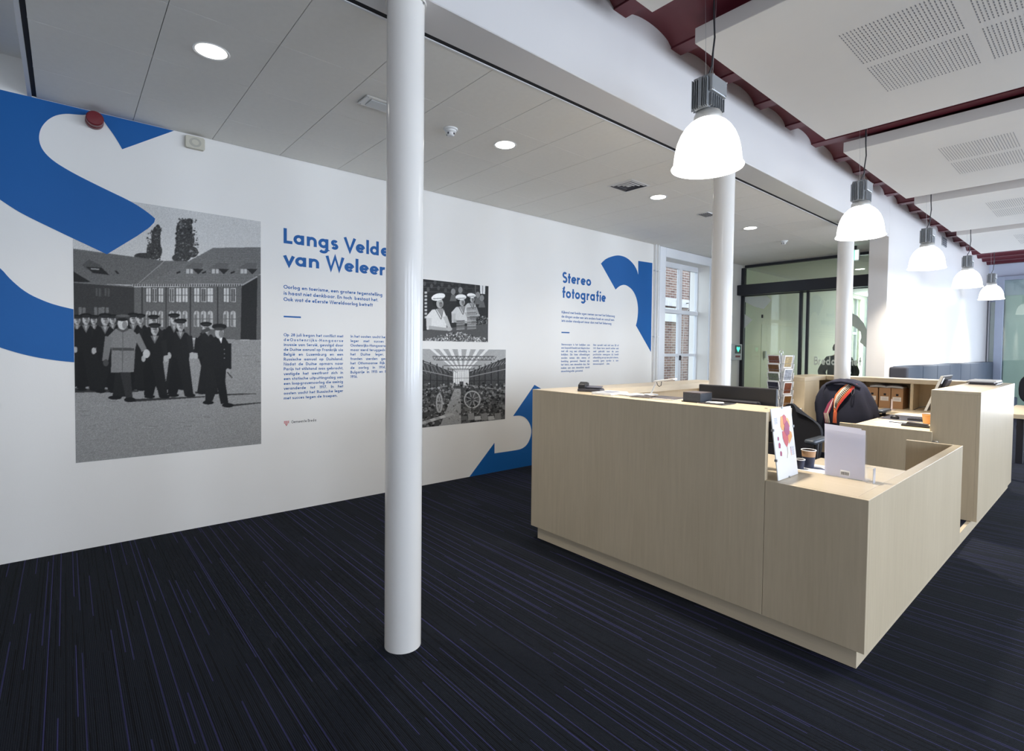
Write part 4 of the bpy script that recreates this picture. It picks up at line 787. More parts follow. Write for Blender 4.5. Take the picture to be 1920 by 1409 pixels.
box('inner_panel', (XI, XI + 0.022, YN + 0.0225, YF - 0.0225, ZP, T - 0.0225), M_WOODV, eb, 0.001)
box('back_panel', (XI, XR - 0.0225, YF - 0.022, YF, ZP, T - 0.0225), M_WOODV, eb, 0.001)
wd = thing('work_desk', 'maple work desk with modesty panel left of the tall cabinet', 'desk', (-1.3, 5.9, HB))
box('modesty_panel', (-1.645, -0.975, 5.365, 5.39, ZP, TL), M_WOODV, wd, 0.0015)
box('desk_top', (-1.53, XI - 0.001, 5.3905, 6.928, TL - 0.03, TL - 0.002), M_WOODY, wd, 0.0015)
box('desk_leg', (-1.52, -1.48, 6.2, 6.24, ZP, TL - 0.0305), M_DGREY, wd)
box('steel_bracket', (-0.974, -0.935, 5.37, 5.395, 0.68, 0.70), M_STEEL, wd)
su = thing('shelf_unit', 'maple shelf counter with open compartments behind the coat chair', 'shelf', (-1.8, 7.4, HB))
box('left_cabinet', (-2.70, -2.40, 6.612, 7.07, ZP, T - 0.0505), M_WOODV, su, 0.0015)
box('left_top', (-2.70, -2.40, 6.612, 7.2895, T - 0.05, T), M_WOODY, su, 0.0015)
box('left_back', (-2.70, -2.68, 7.0705, 7.575, ZP, T - 0.0505), M_WOODV, su)
box('long_top', (-2.70, XI - 0.001, 7.29, 7.60, T - 0.05, T), M_WOODX, su, 0.0015)
box('back_panel', (-2.679, XI - 0.001, 7.576, 7.60, ZP, T - 0.0505), M_WOODV, su)
box('worktop', (-2.09, XI - 0.001, 6.93, 7.575, TL - 0.045, TL - 0.01), M_WOODX, su, 0.0015)
for x in (-2.08, -1.535, -1.03): box('divider', (x, x + 0.028, 7.30, 7.575, TL - 0.0095, T - 0.0505), M_WOODV, su)
for x in (-2.06, -1.55): box('support_panel', (x, x + 0.028, 7.0, 7.575, ZP, TL - 0.0455), M_WOODV, su)

# long bench on the inner wall
bn = thing('wall_bench', 'long slate-grey upholstered bench along the white wall', 'bench', (-1.9, 12.5, 0))
obj('end_bolster', MB().box(-2.098, -1.90, 8.80, 8.93, 0.0, 1.215), M_BENCHD, bn, bevel=0.02, seg=3)
ye = [8.932 + 0.972 * k for k in range(9)]
for k in range(8): obj('back_cushion', MB().box(-2.098, -1.93, ye[k], ye[k + 1] - 0.006, 0.42, 1.225), M_BENCH, bn, bevel=0.02, seg=3)
obj('seat', MB().box(-2.098, -1.50, 8.932, ye[8], 0.12, 0.418), M_BENCH, bn, bevel=0.02, seg=3)
for y in (9.2, 11.5, 14.0, 16.4): obj('foot', MB().box(-1.70, -1.62, y, y + 0.06, 0.0, 0.1195), M_DARKMETAL, bn)

# table and chair beyond the tall cabinet
tb = thing('side_table', 'pale topped table with black legs beyond the tall cabinet', 'table', (0.1, 8.7, 0))
box('table_top', (-0.86, 1.0, 8.0, 9.45, 0.70, 0.75), M_WOODX, tb, 0.003)
for x in (-0.84, 0.92):
    for y in (8.06, 9.36): box('leg', (x, x + 0.07, y, y + 0.07, 0.0, 0.6995), M_DARKMETAL, tb, 0.003)

# ------------------------------------------------------------------ office chairs
def office_chair(label, loc, rz):
    t = thing('office_chair', label, 'chair', loc, 'black office chairs behind the desk', rz)
    for k in range(5):
        a = 2 * PI * k / 5 + 0.3; c, s = math.cos(a), math.sin(a)
        lg_ = obj('leg', MB().tube([(0.03 * c, 0.03 * s, 0.10), (0.29 * c, 0.29 * s, 0.065)], 0.022, 8, r2=0.014), M_BLACKP, t, local=True, smooth=True)
        obj('caster', MB().tube([(0.29 * c - 0.018 * s, 0.29 * s + 0.018 * c, 0.028), (0.29 * c + 0.018 * s, 0.29 * s - 0.018 * c, 0.028)], 0.0275, 14), M_BLACKP, lg_, local=True, smooth=True)
    obj('gas_lift', MB().cyl((0, 0, 0.08), (0, 0, 0.42), 0.028, 14), M_BLACKP, t, local=True, smooth=True)
    obj('seat', MB().box(-0.25, 0.25, -0.23, 0.25, 0.42, 0.50), M_FABRIC, t, bevel=0.035, seg=3, local=True, smooth=True)
    bm_ = MB(); nx, nz = 13, 15
    hw = lambda v: 0.235 * (1 - max(0, (v - 0.62) / 0.38) ** 2.4 * 0.75) * (0.92 + 0.08 * min(1, v * 3))
    for side in (0, 1):
        for j in range(nz):
            v = j / (nz - 1)
            for i in range(nx):
                u = i / (nx - 1) * 2 - 1; x = u * hw(v); z = 0.50 + 0.435 * v - 0.05 * v * u * u; y = -0.235 + 0.05 * u * u - 0.05 * v + (0.02 if side else -0.02)
                bm_.v.append((x, y, z))
    N = nx * nz
    for j in range(nz - 1):
        for i in range(nx - 1):
            a = j * nx + i; bm_.f += [(a, a + 1, a + nx + 1, a + nx), (N + a, N + a + nx, N + a + nx + 1, N + a + 1)]; bm_.mi += [0, 0]
    for i in range(nx - 1): bm_.f += [(i, N + i, N + i + 1, i + 1), ((nz - 1) * nx + i, (nz - 1) * nx + i + 1, N + (nz - 1) * nx + i + 1, N + (nz - 1) * nx + i)]; bm_.mi += [0, 0]
    for j in range(nz - 1): bm_.f += [(j * nx, (j + 1) * nx, N + (j + 1) * nx, N + j * nx), (j * nx + nx - 1, N + j * nx + nx - 1, N + (j + 1) * nx + nx - 1, (j + 1) * nx + nx - 1)]; bm_.mi += [0, 0]
    obj('backrest', bm_, M_FABRIC, t, local=True, smooth=True, angle=1.0)
    obj('back_support', MB().tube([(0, 0.0, 0.40), (0, -0.22, 0.42), (0, -0.275, 0.55), (0, -0.29, 0.70)], 0.022, 8), M_BLACKP, t, local=True, smooth=True)
    for sg in (-1, 1):
        ar = obj('armrest', MB().tube([(sg * 0.20, 0.02, 0.43), (sg * 0.27, 0.02, 0.50), (sg * 0.275, 0.0, 0.71)], 0.017, 8), M_BLACKP, t, local=True, smooth=True)
        obj('arm_pad', MB().box(sg * 0.275 - 0.035, sg * 0.275 + 0.035, -0.13, 0.13, 0.711, 0.745), mat('grey_armpad', (0.05, 0.06, 0.075), 0.35), ar, bevel=0.015, seg=3, local=True, smooth=True)
    return t
office_chair('black office chair at the front counter behind the map board', (-1.585, 3.84, HB), PI)
office_chair('black office chair with a navy coat over its back', (-1.825, 6.36, HB), 0.0)
# coat draped over the second chair
ct = MB(); nu, nv = 44, 20
prof_c = [(1.142, 0.0, 0.02), (1.138, 0.06, 0.045), (1.125, 0.115, 0.062), (1.10, 0.162, 0.075), (1.06, 0.20, 0.085), (1.01, 0.228, 0.092), (0.95, 0.250, 0.098), (0.88, 0.268, 0.102), (0.80, 0.278, 0.106), (0.70, 0.272, 0.106), (0.60, 0.262, 0.10), (0.50, 0.25, 0.09)]
for j, (z, a, b) in enumerate(prof_c):
    for i in range(nu):
        th = 2 * PI * i / nu; f = 1 + (0.05 * math.sin(th * 7 + z * 9) + 0.03 * math.sin(th * 13 - z * 14)) * min(1, j / 4); e = 0.75
        cx = math.copysign(abs(math.cos(th)) ** e, math.cos(th)) * a * f; sy = math.copysign(abs(math.sin(th)) ** e, math.sin(th)) * b * f
        ct.v.append((-1.822 + cx + 0.01 * math.sin(z * 11), 6.095 + sy, z + (0.006 * math.sin(th * 5) if 0 < j else 0)))
for j in range(len(prof_c) - 1):
    for i in range(nu): i2 = (i + 1) % nu; ct.f.append((j * nu + i, j * nu + i2, (j + 1) * nu + i2, (j + 1) * nu + i)); ct.mi.append(0)
cot = thing('coat', 'dark navy wool coat hanging over the rear office chair', 'coat', (-1.82, 6.095, 0.5))
obj('coat_body', ct, M_COAT, cot, smooth=True, angle=2.0)
obj('collar', MB().tube([(-1.98, 6.03, 1.07), (-1.92, 6.0, 1.105), (-1.83, 5.995, 1.118), (-1.74, 6.0, 1.105), (-1.68, 6.03, 1.065)], 0.016, 10), M_COAT, cot, smooth=True)
obj('hanging_loop', MB().tube([(-1.725, 5.985, 1.06), (-1.735, 5.975, 1.01), (-1.725, 5.972, 0.985), (-1.712, 5.975, 1.01), (-1.712, 5.985, 1.06)], 0.003, 6), mat('loop_grey', (0.05, 0.05, 0.06), 0.6), cot)
# scarf: two hanging ends with zigzag weave, stripes and fringe
M_ORANGE = mat('orange_knit', (0.62, 0.17, 0.055), 0.95, bump=0.3); M_REDK = mat('red_knit', (0.45, 0.035, 0.03), 0.95, bump=0.3); M_PINK = mat('rose_knit', (0.32, 0.05, 0.10), 0.95, bump=0.3); M_OFFW = mat('cream_knit', (0.66, 0.60, 0.50), 0.95, bump=0.3); M_INK = mat('black_knit', (0.01, 0.01, 0.013), 0.95)
sf = thing('scarf', 'orange and pink patterned scarf hanging from the navy coat', 'scarf', (-1.85, 5.96, 0.7))
SL = [(-1.785, 1.098), (-1.836, 1.048), (-1.881, 0.982), (-1.893, 0.925), (-1.890, 0.854), (-1.886, 0.80)]; SR = [(-1.700, 1.100), (-1.733, 1.032), (-1.792, 0.949), (-1.840, 0.870), (-1.856, 0.827), (-1.861, 0.80)]
def yc(z, x):
    a = np.interp(z, [q[0] for q in prof_c[::-1]], [q[1] for q in prof_c[::-1]]); b = np.interp(z, [q[0] for q in prof_c[::-1]], [q[2] for q in prof_c[::-1]]); c = min(0.98, abs((x + 1.822) / max(a, 1e-3)))
    return 6.095 - 1.07 * b * (1 - c ** 2.67) ** 0.375 - 0.004
def strip(Lp, Rp, u0, u1, n, m, name, off=0.0):
    mb = MB(); seg = len(Lp) - 1
    for k in range(n + 1):
        t_ = k / n * seg; i = min(int(t_), seg - 1); f = t_ - i
        l = [Lp[i][q] + (Lp[i + 1][q] - Lp[i][q]) * f for q in (0, 1)]; r = [Rp[i][q] + (Rp[i + 1][q] - Rp[i][q]) * f for q in (0, 1)]
        for uu in (u0, u1):
            x, z = l[0] + (r[0] - l[0]) * uu, l[1] + (r[1] - l[1]) * uu; y = yc(z, x) - off; mb.v += [(x, y, z), (x, y + 0.004, z)]
    for k in range(n):
        o = 4 * k; mb.f += [(o, o + 2, o + 6, o + 4), (o + 1, o + 5, o + 7, o + 3), (o, o + 4, o + 5, o + 1), (o + 2, o + 3, o + 7, o + 6)]; mb.mi += [0] * 4
    return obj(name, mb, m, sf)
strip(SL, SR, 0.0, 1.0, 24, M_ORANGE, 'orange_band', 0.004); strip(SL, SR, 0.80, 1.0, 24, M_REDK, 'red_edge', 0.006); strip(SL[:5], SR[:5], 0.16, 0.62, 20, M_OFFW, 'cream_stripe', 0.0065)
zz = MB()
for k in range(20):
    for (ua, ub) in ((0.34, 0.48), (0.52, 0.66)):
        t_ = (k + (0.5 if ua > 0.5 else 0)) / 21 * 4; i = min(int(t_), 3); f = t_ - i; P = lambda uu, df: None
        l = [SL[i][q] + (SL[i + 1][q] - SL[i][q]) * f for q in (0, 1)]; r = [SR[i][q] + (SR[i + 1][q] - SR[i][q]) * f for q in (0, 1)]
        pa = [l[q] + (r[q] - l[q]) * ua for q in (0, 1)]; pb = [l[q] + (r[q] - l[q]) * ub for q in (0, 1)]
        y = yc((pa[1] + pb[1]) / 2, pa[0]) - 0.011; zz.add([(pa[0], y, pa[1] + 0.005), (pb[0], y, pb[1] - 0.009), (pb[0] + 0.003, y, pb[1] + 0.001), (pa[0] - 0.002, y, pa[1] + 0.013)], [(0, 1, 2, 3)])
o = obj('zigzag_weave', zz, M_INK, sf); o['kind'] = 'stuff'
PL = [(-1.904, 0.945), (-1.946, 0.888), (-1.980, 0.797), (-1.985, 0.775)]; PR = [(-1.895, 0.940), (-1.905, 0.870), (-1.929, 0.790), (-1.94, 0.77)]
strip(PL, PR, 0.0, 1.0, 14, M_PINK, 'rose_band', 0.003); strip(PL, PR, 0.6, 0.8, 14, M_OFFW, 'cream_line', 0.005)
for k in range(9):
    x = -1.886 + 0.0035 * k; obj('fringe_strand', MB().tube([(x, yc(0.8, x) - 0.006, 0.805), (x - 0.002, yc(0.75, x) - 0.008, 0.75), (x - 0.004 + 0.002 * (k % 3), yc(0.7, x) - 0.006, 0.69 + 0.006 * (k % 2))], 0.0026, 5), (M_ORANGE, M_REDK, M_ORANGE)[k % 3], sf)
for k in range(8):
    x = -1.983 + 0.006 * k; obj('fringe_strand', MB().tube([(x, yc(0.78, x) - 0.006, 0.785), (x + 0.012, yc(0.73, x) - 0.008, 0.73), (x + 0.018, yc(0.69, x) - 0.006, 0.68 + 0.008 * (k % 2))], 0.0028, 5), (M_PINK, M_OFFW, mat('olive_knit', (0.16, 0.13, 0.07), 0.95), M_OFFW)[k % 4], sf)
# ------------------------------------------------------------------ pendant lamps
def glow(name, col, strength):
    m = bpy.data.materials.new(name); m.use_nodes = True; p = m.node_tree.nodes['Principled BSDF']; p.inputs['Base Color'].default_value = (0.9, 0.9, 0.9, 1); p.inputs['Roughness'].default_value = 0.3
    p.inputs['Emission Color'].default_value = col + (1,); p.inputs['Emission Strength'].default_value = strength; return m
M_SHADE = glow('lit_acrylic_shade', (1.0, 0.985, 0.93), 1.6); M_DOWN = glow('lit_downlight_lens', (1.0, 0.96, 0.88), 6.0)
def build_lamp():
    t = thing('pendant_lamp', 'x', 'lamp', (0, 0, 0), 'industrial pendant lamps over the desk')
    sp = [(0.200, 0.0), (0.203, 0.004), (0.196, 0.014), (0.190, 0.026), (0.1875, 0.06), (0.181, 0.11), (0.170, 0.16), (0.153, 0.205), (0.130, 0.245), (0.104, 0.275), (0.080, 0.292), (0.070, 0.298)]
    sh = obj('shade', MB().lathe(sp + [(r - 0.004, z - 0.002) for r, z in reversed(sp[1:])], (0, 0, 0), 48), M_SHADE, t, smooth=True, local=True)
    obj('collar', MB().lathe([(0.076, 0.285), (0.080, 0.30), (0.078, 0.325), (0.068, 0.345), (0.06, 0.35)], (0, 0, 0), 32, cap0=True, cap1=True), M_ALULIGHT, t, smooth=True, local=True)
    hs = obj('housing', MB().box(-0.050, 0.045, -0.085, 0.09, 0.345, 0.53), M_ALU, t, bevel=0.012, seg=2, local=True)
    obj('lid', MB().box(-0.055, 0.050, -0.075, 0.085, 0.528, 0.545), M_ALU, t, bevel=0.005, local=True)
    obj('hanging_eye', MB().box(-0.012, 0.012, -0.02, 0.02, 0.545, 0.556), M_ALU, t, bevel=0.003, local=True)
    fin = obj('cooling_fin', MB().box(-0.0025, 0.0025, -0.018, 0.0, 0.0, 0.175), M_ALU, t, bevel=0.0015, seg=1, local=True); fin.location = (-0.048, -0.083, 0.348)
    def more(loc, rz, sz=1.0, mesh=fin.data):
        o = bpy.data.objects.new('cooling_fin', mesh); COL.objects.link(o); o.parent = t; o.location = loc; o.rotation_euler = (0, 0, rz); o.scale = (1, 1, sz)
    for k in range(1, 4): more((-0.048 + 0.0135 * k, -0.083, 0.348), 0)
    for k in range(3): more((0.022 + 0.011 * k, -0.083, 0.348), 0, 0.98)
    for k in range(7): more((0.044, -0.070 + 0.0235 * k, 0.348), PI / 2, 0.46)
    for k in range(7): more((-0.049, -0.07 + 0.0235 * k, 0.348), -PI / 2, 0.98)
    obj('boss', MB().cyl((0.0, -0.092, 0.352), (0.0, -0.092, 0.528), 0.012, 12), M_ALU, t, smooth=True, local=True)
    gc = obj('gear_cover', MB().box(0.045, 0.068, -0.082, 0.088, 0.436, 0.535), mat('cover_aluminium', (0.34, 0.35, 0.36), 0.4, metal=0.5), t, bevel=0.006, local=True)
    for y in (-0.07, 0.076):
        for z in (0.444, 0.527): obj('screw', MB().cyl((0.068, y, z), (0.072, y, z), 0.005, 8), M_ALULIGHT, gc, local=True)
    obj('cable', MB().tube([(-0.012, 0, 0.55), (-0.004, 0.0, 0.575), (0.016, 0.004, 0.63), (0.018, 0.005, 0.70), (0.028, 0.006, 0.80), (0.022, 0.004, 0.92), (0.018, 0.002, 1.175)], 0.0052, 8), M_BLACKP, t, smooth=True, local=True)
    for x, y in ((-0.028, -0.012), (0.03, 0.02)): obj('suspension_wire', MB().cyl((x * 0.4, y, 0.55), (x, y, 1.175), 0.0012, 6), M_STEEL, t, local=True)
    return t
lamp0 = build_lamp()
for i, (y, lb) in enumerate(((2.86, 'glowing white pendant lamp with grey housing nearest the camera, largest of five'), (5.63, 'second pendant lamp from the camera, in front of the third column'), (8.36, 'third pendant lamp, middle of the row of five'),
                             (11.15, 'fourth pendant lamp from the camera, second farthest'), (13.95, 'farthest and smallest of the five pendant lamps'))):
    L_ = lamp0 if i == 0 else copy_tree(lamp0)
    L_.location = ((-1.6, -1.6, -1.63, -1.64, -1.68)[i], y, 2.487 if i == 0 else 2.495); L_['label'] = lb; L_.scale = (1, 1, 0.93)
    d = bpy.data.lights.new('lamp_bulb', 'SPOT'); d.energy = 150; d.spot_size = 1.65; d.spot_blend = 1.0; d.shadow_soft_size = 0.06; d.color = (1.0, 0.92, 0.80)
    lo = bpy.data.objects.new('lamp_bulb', d); COL.objects.link(lo); lo.parent = L_; lo.location = (0, 0, 0.12)

# ------------------------------------------------------------------ ceiling fittings
def downlight(x, y, z, label, r=0.075, power=9):
    t = thing('downlight', label, 'lamp', (x, y, z), 'round recessed downlights')
    obj('trim_ring', MB().lathe([(r, -0.001), (r + 0.012, -0.004), (r + 0.015, -0.0005)], (x, y, z), 40), M_WHITEP, t, smooth=True)
    obj('lens', MB().lathe([(0.0, -0.003), (r * 0.6, -0.0028), (r, -0.0015)], (x, y, z), 40), M_DOWN, t, smooth=True)
    d = bpy.data.lights.new('downlight_beam', 'SPOT'); d.energy = power * 6; d.spot_size = 2.3; d.spot_blend = 0.8; d.shadow_soft_size = 0.06; d.color = (1.0, 0.93, 0.82)
    o = bpy.data.objects.new('downlight_beam', d); COL.objects.link(o); o.parent = t; o.location = (0, 0, -0.02)
downlight(-3.245, 0.615, ZT, 'bright round downlight nearest the camera, above the marching photo')
downlight(-3.17, 2.625, ZT, 'bright round downlight right of the near column, beyond the smoke detector')
downlight(-3.168, 4.70, ZT, 'third round downlight, left of the largest pendant lamp and next to the grille')
downlight(-3.151, 6.745, ZT, 'small round downlight right of the second column, farthest in the tiles')
downlight(-3.171, 11.2, 2.96, 'small lobby downlight seen through the glass above the door', power=20)
downlight(-3.171, 14.2, 2.96, 'far lobby downlight deep behind the entrance glass', power=20)
def smoke(x, y, label):
    t = thing('smoke_detector', label, 'smoke detector', (x, y, ZT), 'white smoke detectors')
    obj('base', MB().lathe([(0.0, -0.012), (0.048, -0.012), (0.052, -0.008), (0.052, -0.0003)], (x, y, ZT), 32, cap1=True), M_WHITEP, t, smooth=True)
    obj('sensor_head', MB().lathe([(0.0, -0.052), (0.02, -0.052), (0.027, -0.045), (0.028, -0.030), (0.04, -0.022), (0.042, -0.0125)], (x, y, ZT), 32, cap1=True), M_WHITEP, t, smooth=True)
    for k in range(4):
        a = k * PI / 2 + 0.4; obj('slot', MB().box(x + 0.029 * math.cos(a) - 0.004, x + 0.029 * math.cos(a) + 0.004, y + 0.029 * math.sin(a) - 0.004, y + 0.029 * math.sin(a) + 0.004, ZT - 0.044, ZT - 0.032), M_DGREY, t)
smoke(-3.208, 2.14, 'white smoke detector on the ceiling just right of the near column'); smoke(-3.186, 7.87, 'far white smoke detector on the ceiling before the entrance glass')
t = thing('ceiling_grille', 'square white louvred air grille near the third downlight', 'air vent', (-3.14, 4.16, ZT))
for k in range(4):
    r0 = 0.15 - 0.035 * k; r1 = r0 - (0.022 if k == 0 else 0.012); z0, z1 = ZT - 0.0016, ZT - 0.006
    v = [(-r0, -r0, z0), (r0, -r0, z0), (r0, r0, z0), (-r0, r0, z0), (-r1, -r1, z1), (r1, -r1, z1), (r1, r1, z1), (-r1, r1, z1)]
    obj('louvre', MB().add([(-3.14 + p[0], 4.16 + p[1], p[2]) for p in v], [(i, (i + 1) % 4, 4 + (i + 1) % 4, 4 + i) for i in range(4)]), M_WHITEP, t)
obj('dark_backing', MB().box(-3.275, -3.005, 4.025, 4.295, ZT - 0.0012, ZT - 0.0006), M_DGREY, t); box('centre_plate', (-3.16, -3.12, 4.14, 4.18, ZT - 0.006, ZT - 0.004), M_WHITEP, t)
t = thing('ceiling_grille', 'small grey air grille on the ceiling near the second column', 'air vent', (-3.18, 5.70, ZT)); box('frame', (-3.25, -3.11, 5.60, 5.80, ZT - 0.006, ZT - 0.0003), M_WHITEP, t)
for k in range(5): box('slat', (-3.235 + 0.025 * k, -3.222 + 0.025 * k, 5.615, 5.785, ZT - 0.009, ZT - 0.0062), M_DGREY, t, 0)
t = thing('emergency_light', 'rectangular emergency light fitting on the ceiling behind the near column', 'lamp', (-3.195, 1.58, ZT))
box('frame', (-3.265, -3.125, 1.455, 1.80, ZT - 0.012, ZT - 0.0003), M_ALULIGHT, t, 0.003); box('lens', (-3.243, -3.147, 1.495, 1.76, ZT - 0.0165, ZT - 0.0122), mat('opal_lens', (0.62, 0.63, 0.62), 0.3), t, 0.002)
for x in (-3.255, -3.135): obj('screw', MB().lathe([(0.004, -0.002), (0.004, 0)], (x, 1.47, ZT - 0.0122), 8, cap0=True), M_STEEL, t)
# wall fittings high on the left wall
t = thing('alarm_sounder', 'dark red round fire alarm sounder under the ceiling', 'alarm', (XW, 0.165, 2.94))
rx = lambda prof, y, z: [(r, h) for r, h in prof]
def wall_lathe(name, prof, y, z, m, par, seg=32):
    mb = MB(); n = len(prof)
    for r, h in prof:
        for k in range(seg): a = 2 * PI * k / seg; mb.v.append((XW + 0.003 + h, y + r * math.cos(a), z + r * math.sin(a)))
    for i in range(n - 1):
        for k in range(seg): k2 = (k + 1) % seg; mb.f.append((i * seg + k, i * seg + k2, (i + 1) * seg + k2, (i + 1) * seg + k)); mb.mi.append(0)
    mb.f.append(tuple((n - 1) * seg + k for k in range(seg))); mb.mi.append(0); mb.f.append(tuple(reversed(range(seg)))); mb.mi.append(0)
    return obj(name, mb, m, par, smooth=True)
wall_lathe('base', [(0.050, 0.0), (0.050, 0.035), (0.046, 0.038)], 0.165, 2.938, M_RED, t); wall_lathe('horn', [(0.046, 0.0385), (0.048, 0.045), (0.048, 0.085), (0.042, 0.092), (0.012, 0.094)], 0.165, 2.938, M_RED, t)
t = thing('wall_speaker', 'small cream wall loudspeaker under the ceiling right of the sounder', 'speaker', (XW, 0.758, 2.945))
hw_, hh_ = 0.064, 0.046
obj('case', MB().prism([(-hw_, -hh_ * 0.8), (-hw_ * 0.85, -hh_), (hw_ * 0.85, -hh_), (hw_, -hh_ * 0.8), (hw_, hh_ * 0.8), (hw_ * 0.85, hh_), (-hw_ * 0.85, hh_), (-hw_, hh_ * 0.8)], lambda a, b, d: (XW + 0.003 + d, 0.758 + a, 2.947 + b), 0, 0.035), M_CREAM, t, bevel=0.004)
for r, w_ in ((0.020, 0.004), (0.034, 0.003)):
    obj('grille_ring', MB().prism([(math.cos(2 * PI * k / 28) * r * 1.15, math.sin(2 * PI * k / 28) * r) for k in range(28)] , lambda a, b, d: (XW + 0.038 + d + (0.0 if r > 0.03 else 0.0016), 0.758 + a, 2.947 + b), 0, 0.0015), mat('speaker_grey', (0.42, 0.40, 0.34), 0.5) if r > 0.03 else M_CREAM, t)
# exit sign and defibrillator
t = thing('exit_sign', 'small green lit exit sign beside the third column', 'sign', (-2.63, 9.0, ZT))
obj('bracket', MB().box(-2.64, -2.60, 8.98, 9.02, 2.955, ZT - 0.0003), M_DARKMETAL, t); obj('case', MB().box(-2.72, -2.56, 8.985, 9.03, 2.79, 2.955), M_WHITEP, t, bevel=0.004)
gs = mat('exit_green', (0.02, 0.35, 0.22), 0.4, emit=(0.05, 0.75, 0.48), estr=1.2)
obj('pictogram_panel', MB().box(-2.71, -2.62, 8.9815, 8.9848, 2.80, 2.945), gs, t)
obj('white_panel', MB().box(-2.615, -2.565, 8.9815, 8.9848, 2.80, 2.945), mat('exit_white', (0.8, 0.9, 0.86), 0.4, emit=(0.8, 1, 0.92), estr=0.8), t)
t = thing('defibrillator_cabinet', 'grey wall cabinet with green heart sign beside the entrance glass', 'cabinet', (XW, 9.25, 1.25))
box('case', (XW, XW + 0.13, 9.02, 9.39, 1.25, 1.54), mat('cabinet_grey', (0.50, 0.52, 0.52), 0.4), t, 0.006); box('display', (XW + 0.1302, XW + 0.134, 9.12, 9.34, 1.37, 1.52), M_DARKMETAL, t, 0)
obj('heart_sign', MB().prism([(0, -0.03), (0.028, 0.005), (0.026, 0.022), (0.012, 0.026), (0, 0.014), (-0.012, 0.026), (-0.026, 0.022), (-0.028, 0.005)], lambda a, b, d: (XW + 0.1345 + d, 9.23 + 2.2 * a, 1.447 + 1.8 * b), 0, 0.001), gs, t)
box('label_strip', (XW + 0.1302, XW + 0.132, 9.14, 9.32, 1.30, 1.335), M_RED, t, 0)
t = thing('wall_grille', 'small grey vent grille high on the white wall behind the third lamp', 'air vent', (XB1, 11.98, 3.35)); box('frame', (XB1, XB1 + 0.012, 11.8, 12.15, 3.33, 3.49), M_ALU, t, 0.002)
for k in range(4): box('slat', (XB1 + 0.0125, XB1 + 0.018, 11.82, 12.13, 3.345 + 0.034 * k, 3.365 + 0.034 * k), M_DGREY, t, 0)
# ------------------------------------------------------------------ things on the front counter
t = thing('card_terminal', 'black payment terminal at the left end of the tall counter', 'card terminal', (-2.45, 2.85, T), None, 0.35)
obj('base', MB().prism([(-0.05, 0), (0.05, 0), (0.05, 0.012), (0.02, 0.030), (-0.05, 0.020)], lambda a, b, d: (d, a, b + 0.0005), -0.085, 0.085), M_DGREY, t, bevel=0.004, local=True)
obj('keypad', MB().prism([(-0.035, 0.028), (0.03, 0.036), (0.03, 0.042), (-0.035, 0.034)], lambda a, b, d: (d, a, b), -0.03, 0.08), mat('terminal_grey', (0.09, 0.09, 0.12), 0.4), t, bevel=0.003, local=True)
obj('screen_hood', MB().prism([(-0.045, 0.02), (0.04, 0.03), (0.035, 0.062), (0.0, 0.068), (-0.04, 0.05)], lambda a, b, d: (d, a, b), -0.085, -0.028), M_BLACKP, t, bevel=0.006, local=True)
def leaflets(loc, sx, sy, rz, n, top_col, label, dark=False, grp='leaflets on the tall counter'):
    tt = thing('leaflet_pile', label, 'leaflets', (loc[0], loc[1], T), grp, rz)
    for k in range(n):
        dx, dy = random.uniform(-.008, .008), random.uniform(-.008, .008); o = obj('sheet', MB().box(-sx / 2 + dx, sx / 2 + dx, -sy / 2 + dy, sy / 2 + dy, 0.0005 + k * 0.003, 0.0032 + k * 0.003), (M_PAPER if k < n - 1 or not dark else top_col), tt, local=True)
        if k == n - 1: obj('cover_picture', MB().box(-sx * 0.36, sx * 0.36, -sy * 0.36, sy * 0.36, 0.0033 + k * 0.003, 0.0038 + k * 0.003), top_col, o, local=True)
    return tt
M_PIC = mat('printed_cover_grey', (0.24, 0.25, 0.30), 0.4, var=0.6, scale=30); M_PICD = mat('printed_cover_dark', (0.10, 0.085, 0.09), 0.4, var=0.6, scale=30)
leaflets((-2.235, 2.80), 0.15, 0.22, 0.12, 5, M_PIC, 'leaflet pile with grey cover next to the payment terminal'); leaflets((-2.065, 2.845), 0.13, 0.17, -0.2, 3, M_PAPER, 'white leaflets fanned in the middle of the counter')
leaflets((-1.965, 2.80), 0.15, 0.10, 0.15, 3, M_PICD, 'thin dark booklet lying under the white desk lamp', True); leaflets((-1.82, 2.84), 0.17, 0.15, 0.05, 3, M_PICD, 'dark printed magazine right of the white desk lamp', True)
leaflets((-1.485, 2.82), 0.15, 0.15, 0.0, 2, M_BLACKP, 'black brochure with white sheets right of the booklet box', True)
obj('loose_sheet', MB().add([(-1.53, 2.77, T + 0.0085), (-1.45, 2.76, T + 0.0085), (-1.43, 2.80, T + 0.0085), (-1.47, 2.86, T + 0.0085), (-1.54, 2.83, T + 0.0085)], [(0, 1, 2, 3, 4)]), M_PAPER, bpy.data.objects['leaflet_pile.004'])
t = thing('desk_lamp', 'slim white LED desk lamp on the tall counter', 'lamp', (-1.955, 2.86, T))
obj('base', MB().lathe([(0.045, 0.0132), (0.045, 0.018), (0.0, 0.019)], (-1.955, 2.86, T), 24, cap0=True), M_WHITEP, t, smooth=True)
obj('arm', MB().cyl((-1.955, 2.86, T + 0.018), (-1.918, 2.86, T + 0.102), 0.005, 8), M_WHITEP, t, smooth=True); obj('head', MB().obox((-1.852, 2.86, T + 0.113), (1, 0, 0.16), (0, 1, 0), (-0.16, 0, 1), 0.072, 0.022, 0.005), M_WHITEP, t, bevel=0.003)
obj('cord', MB().tube([(-1.913, 2.86, T + 0.098), (-1.908, 2.86, T + 0.080), (-1.895, 2.86, T + 0.071), (-1.882, 2.86, T + 0.078), (-1.878, 2.86, T + 0.103)], 0.0022, 6), M_BLACKP, t)
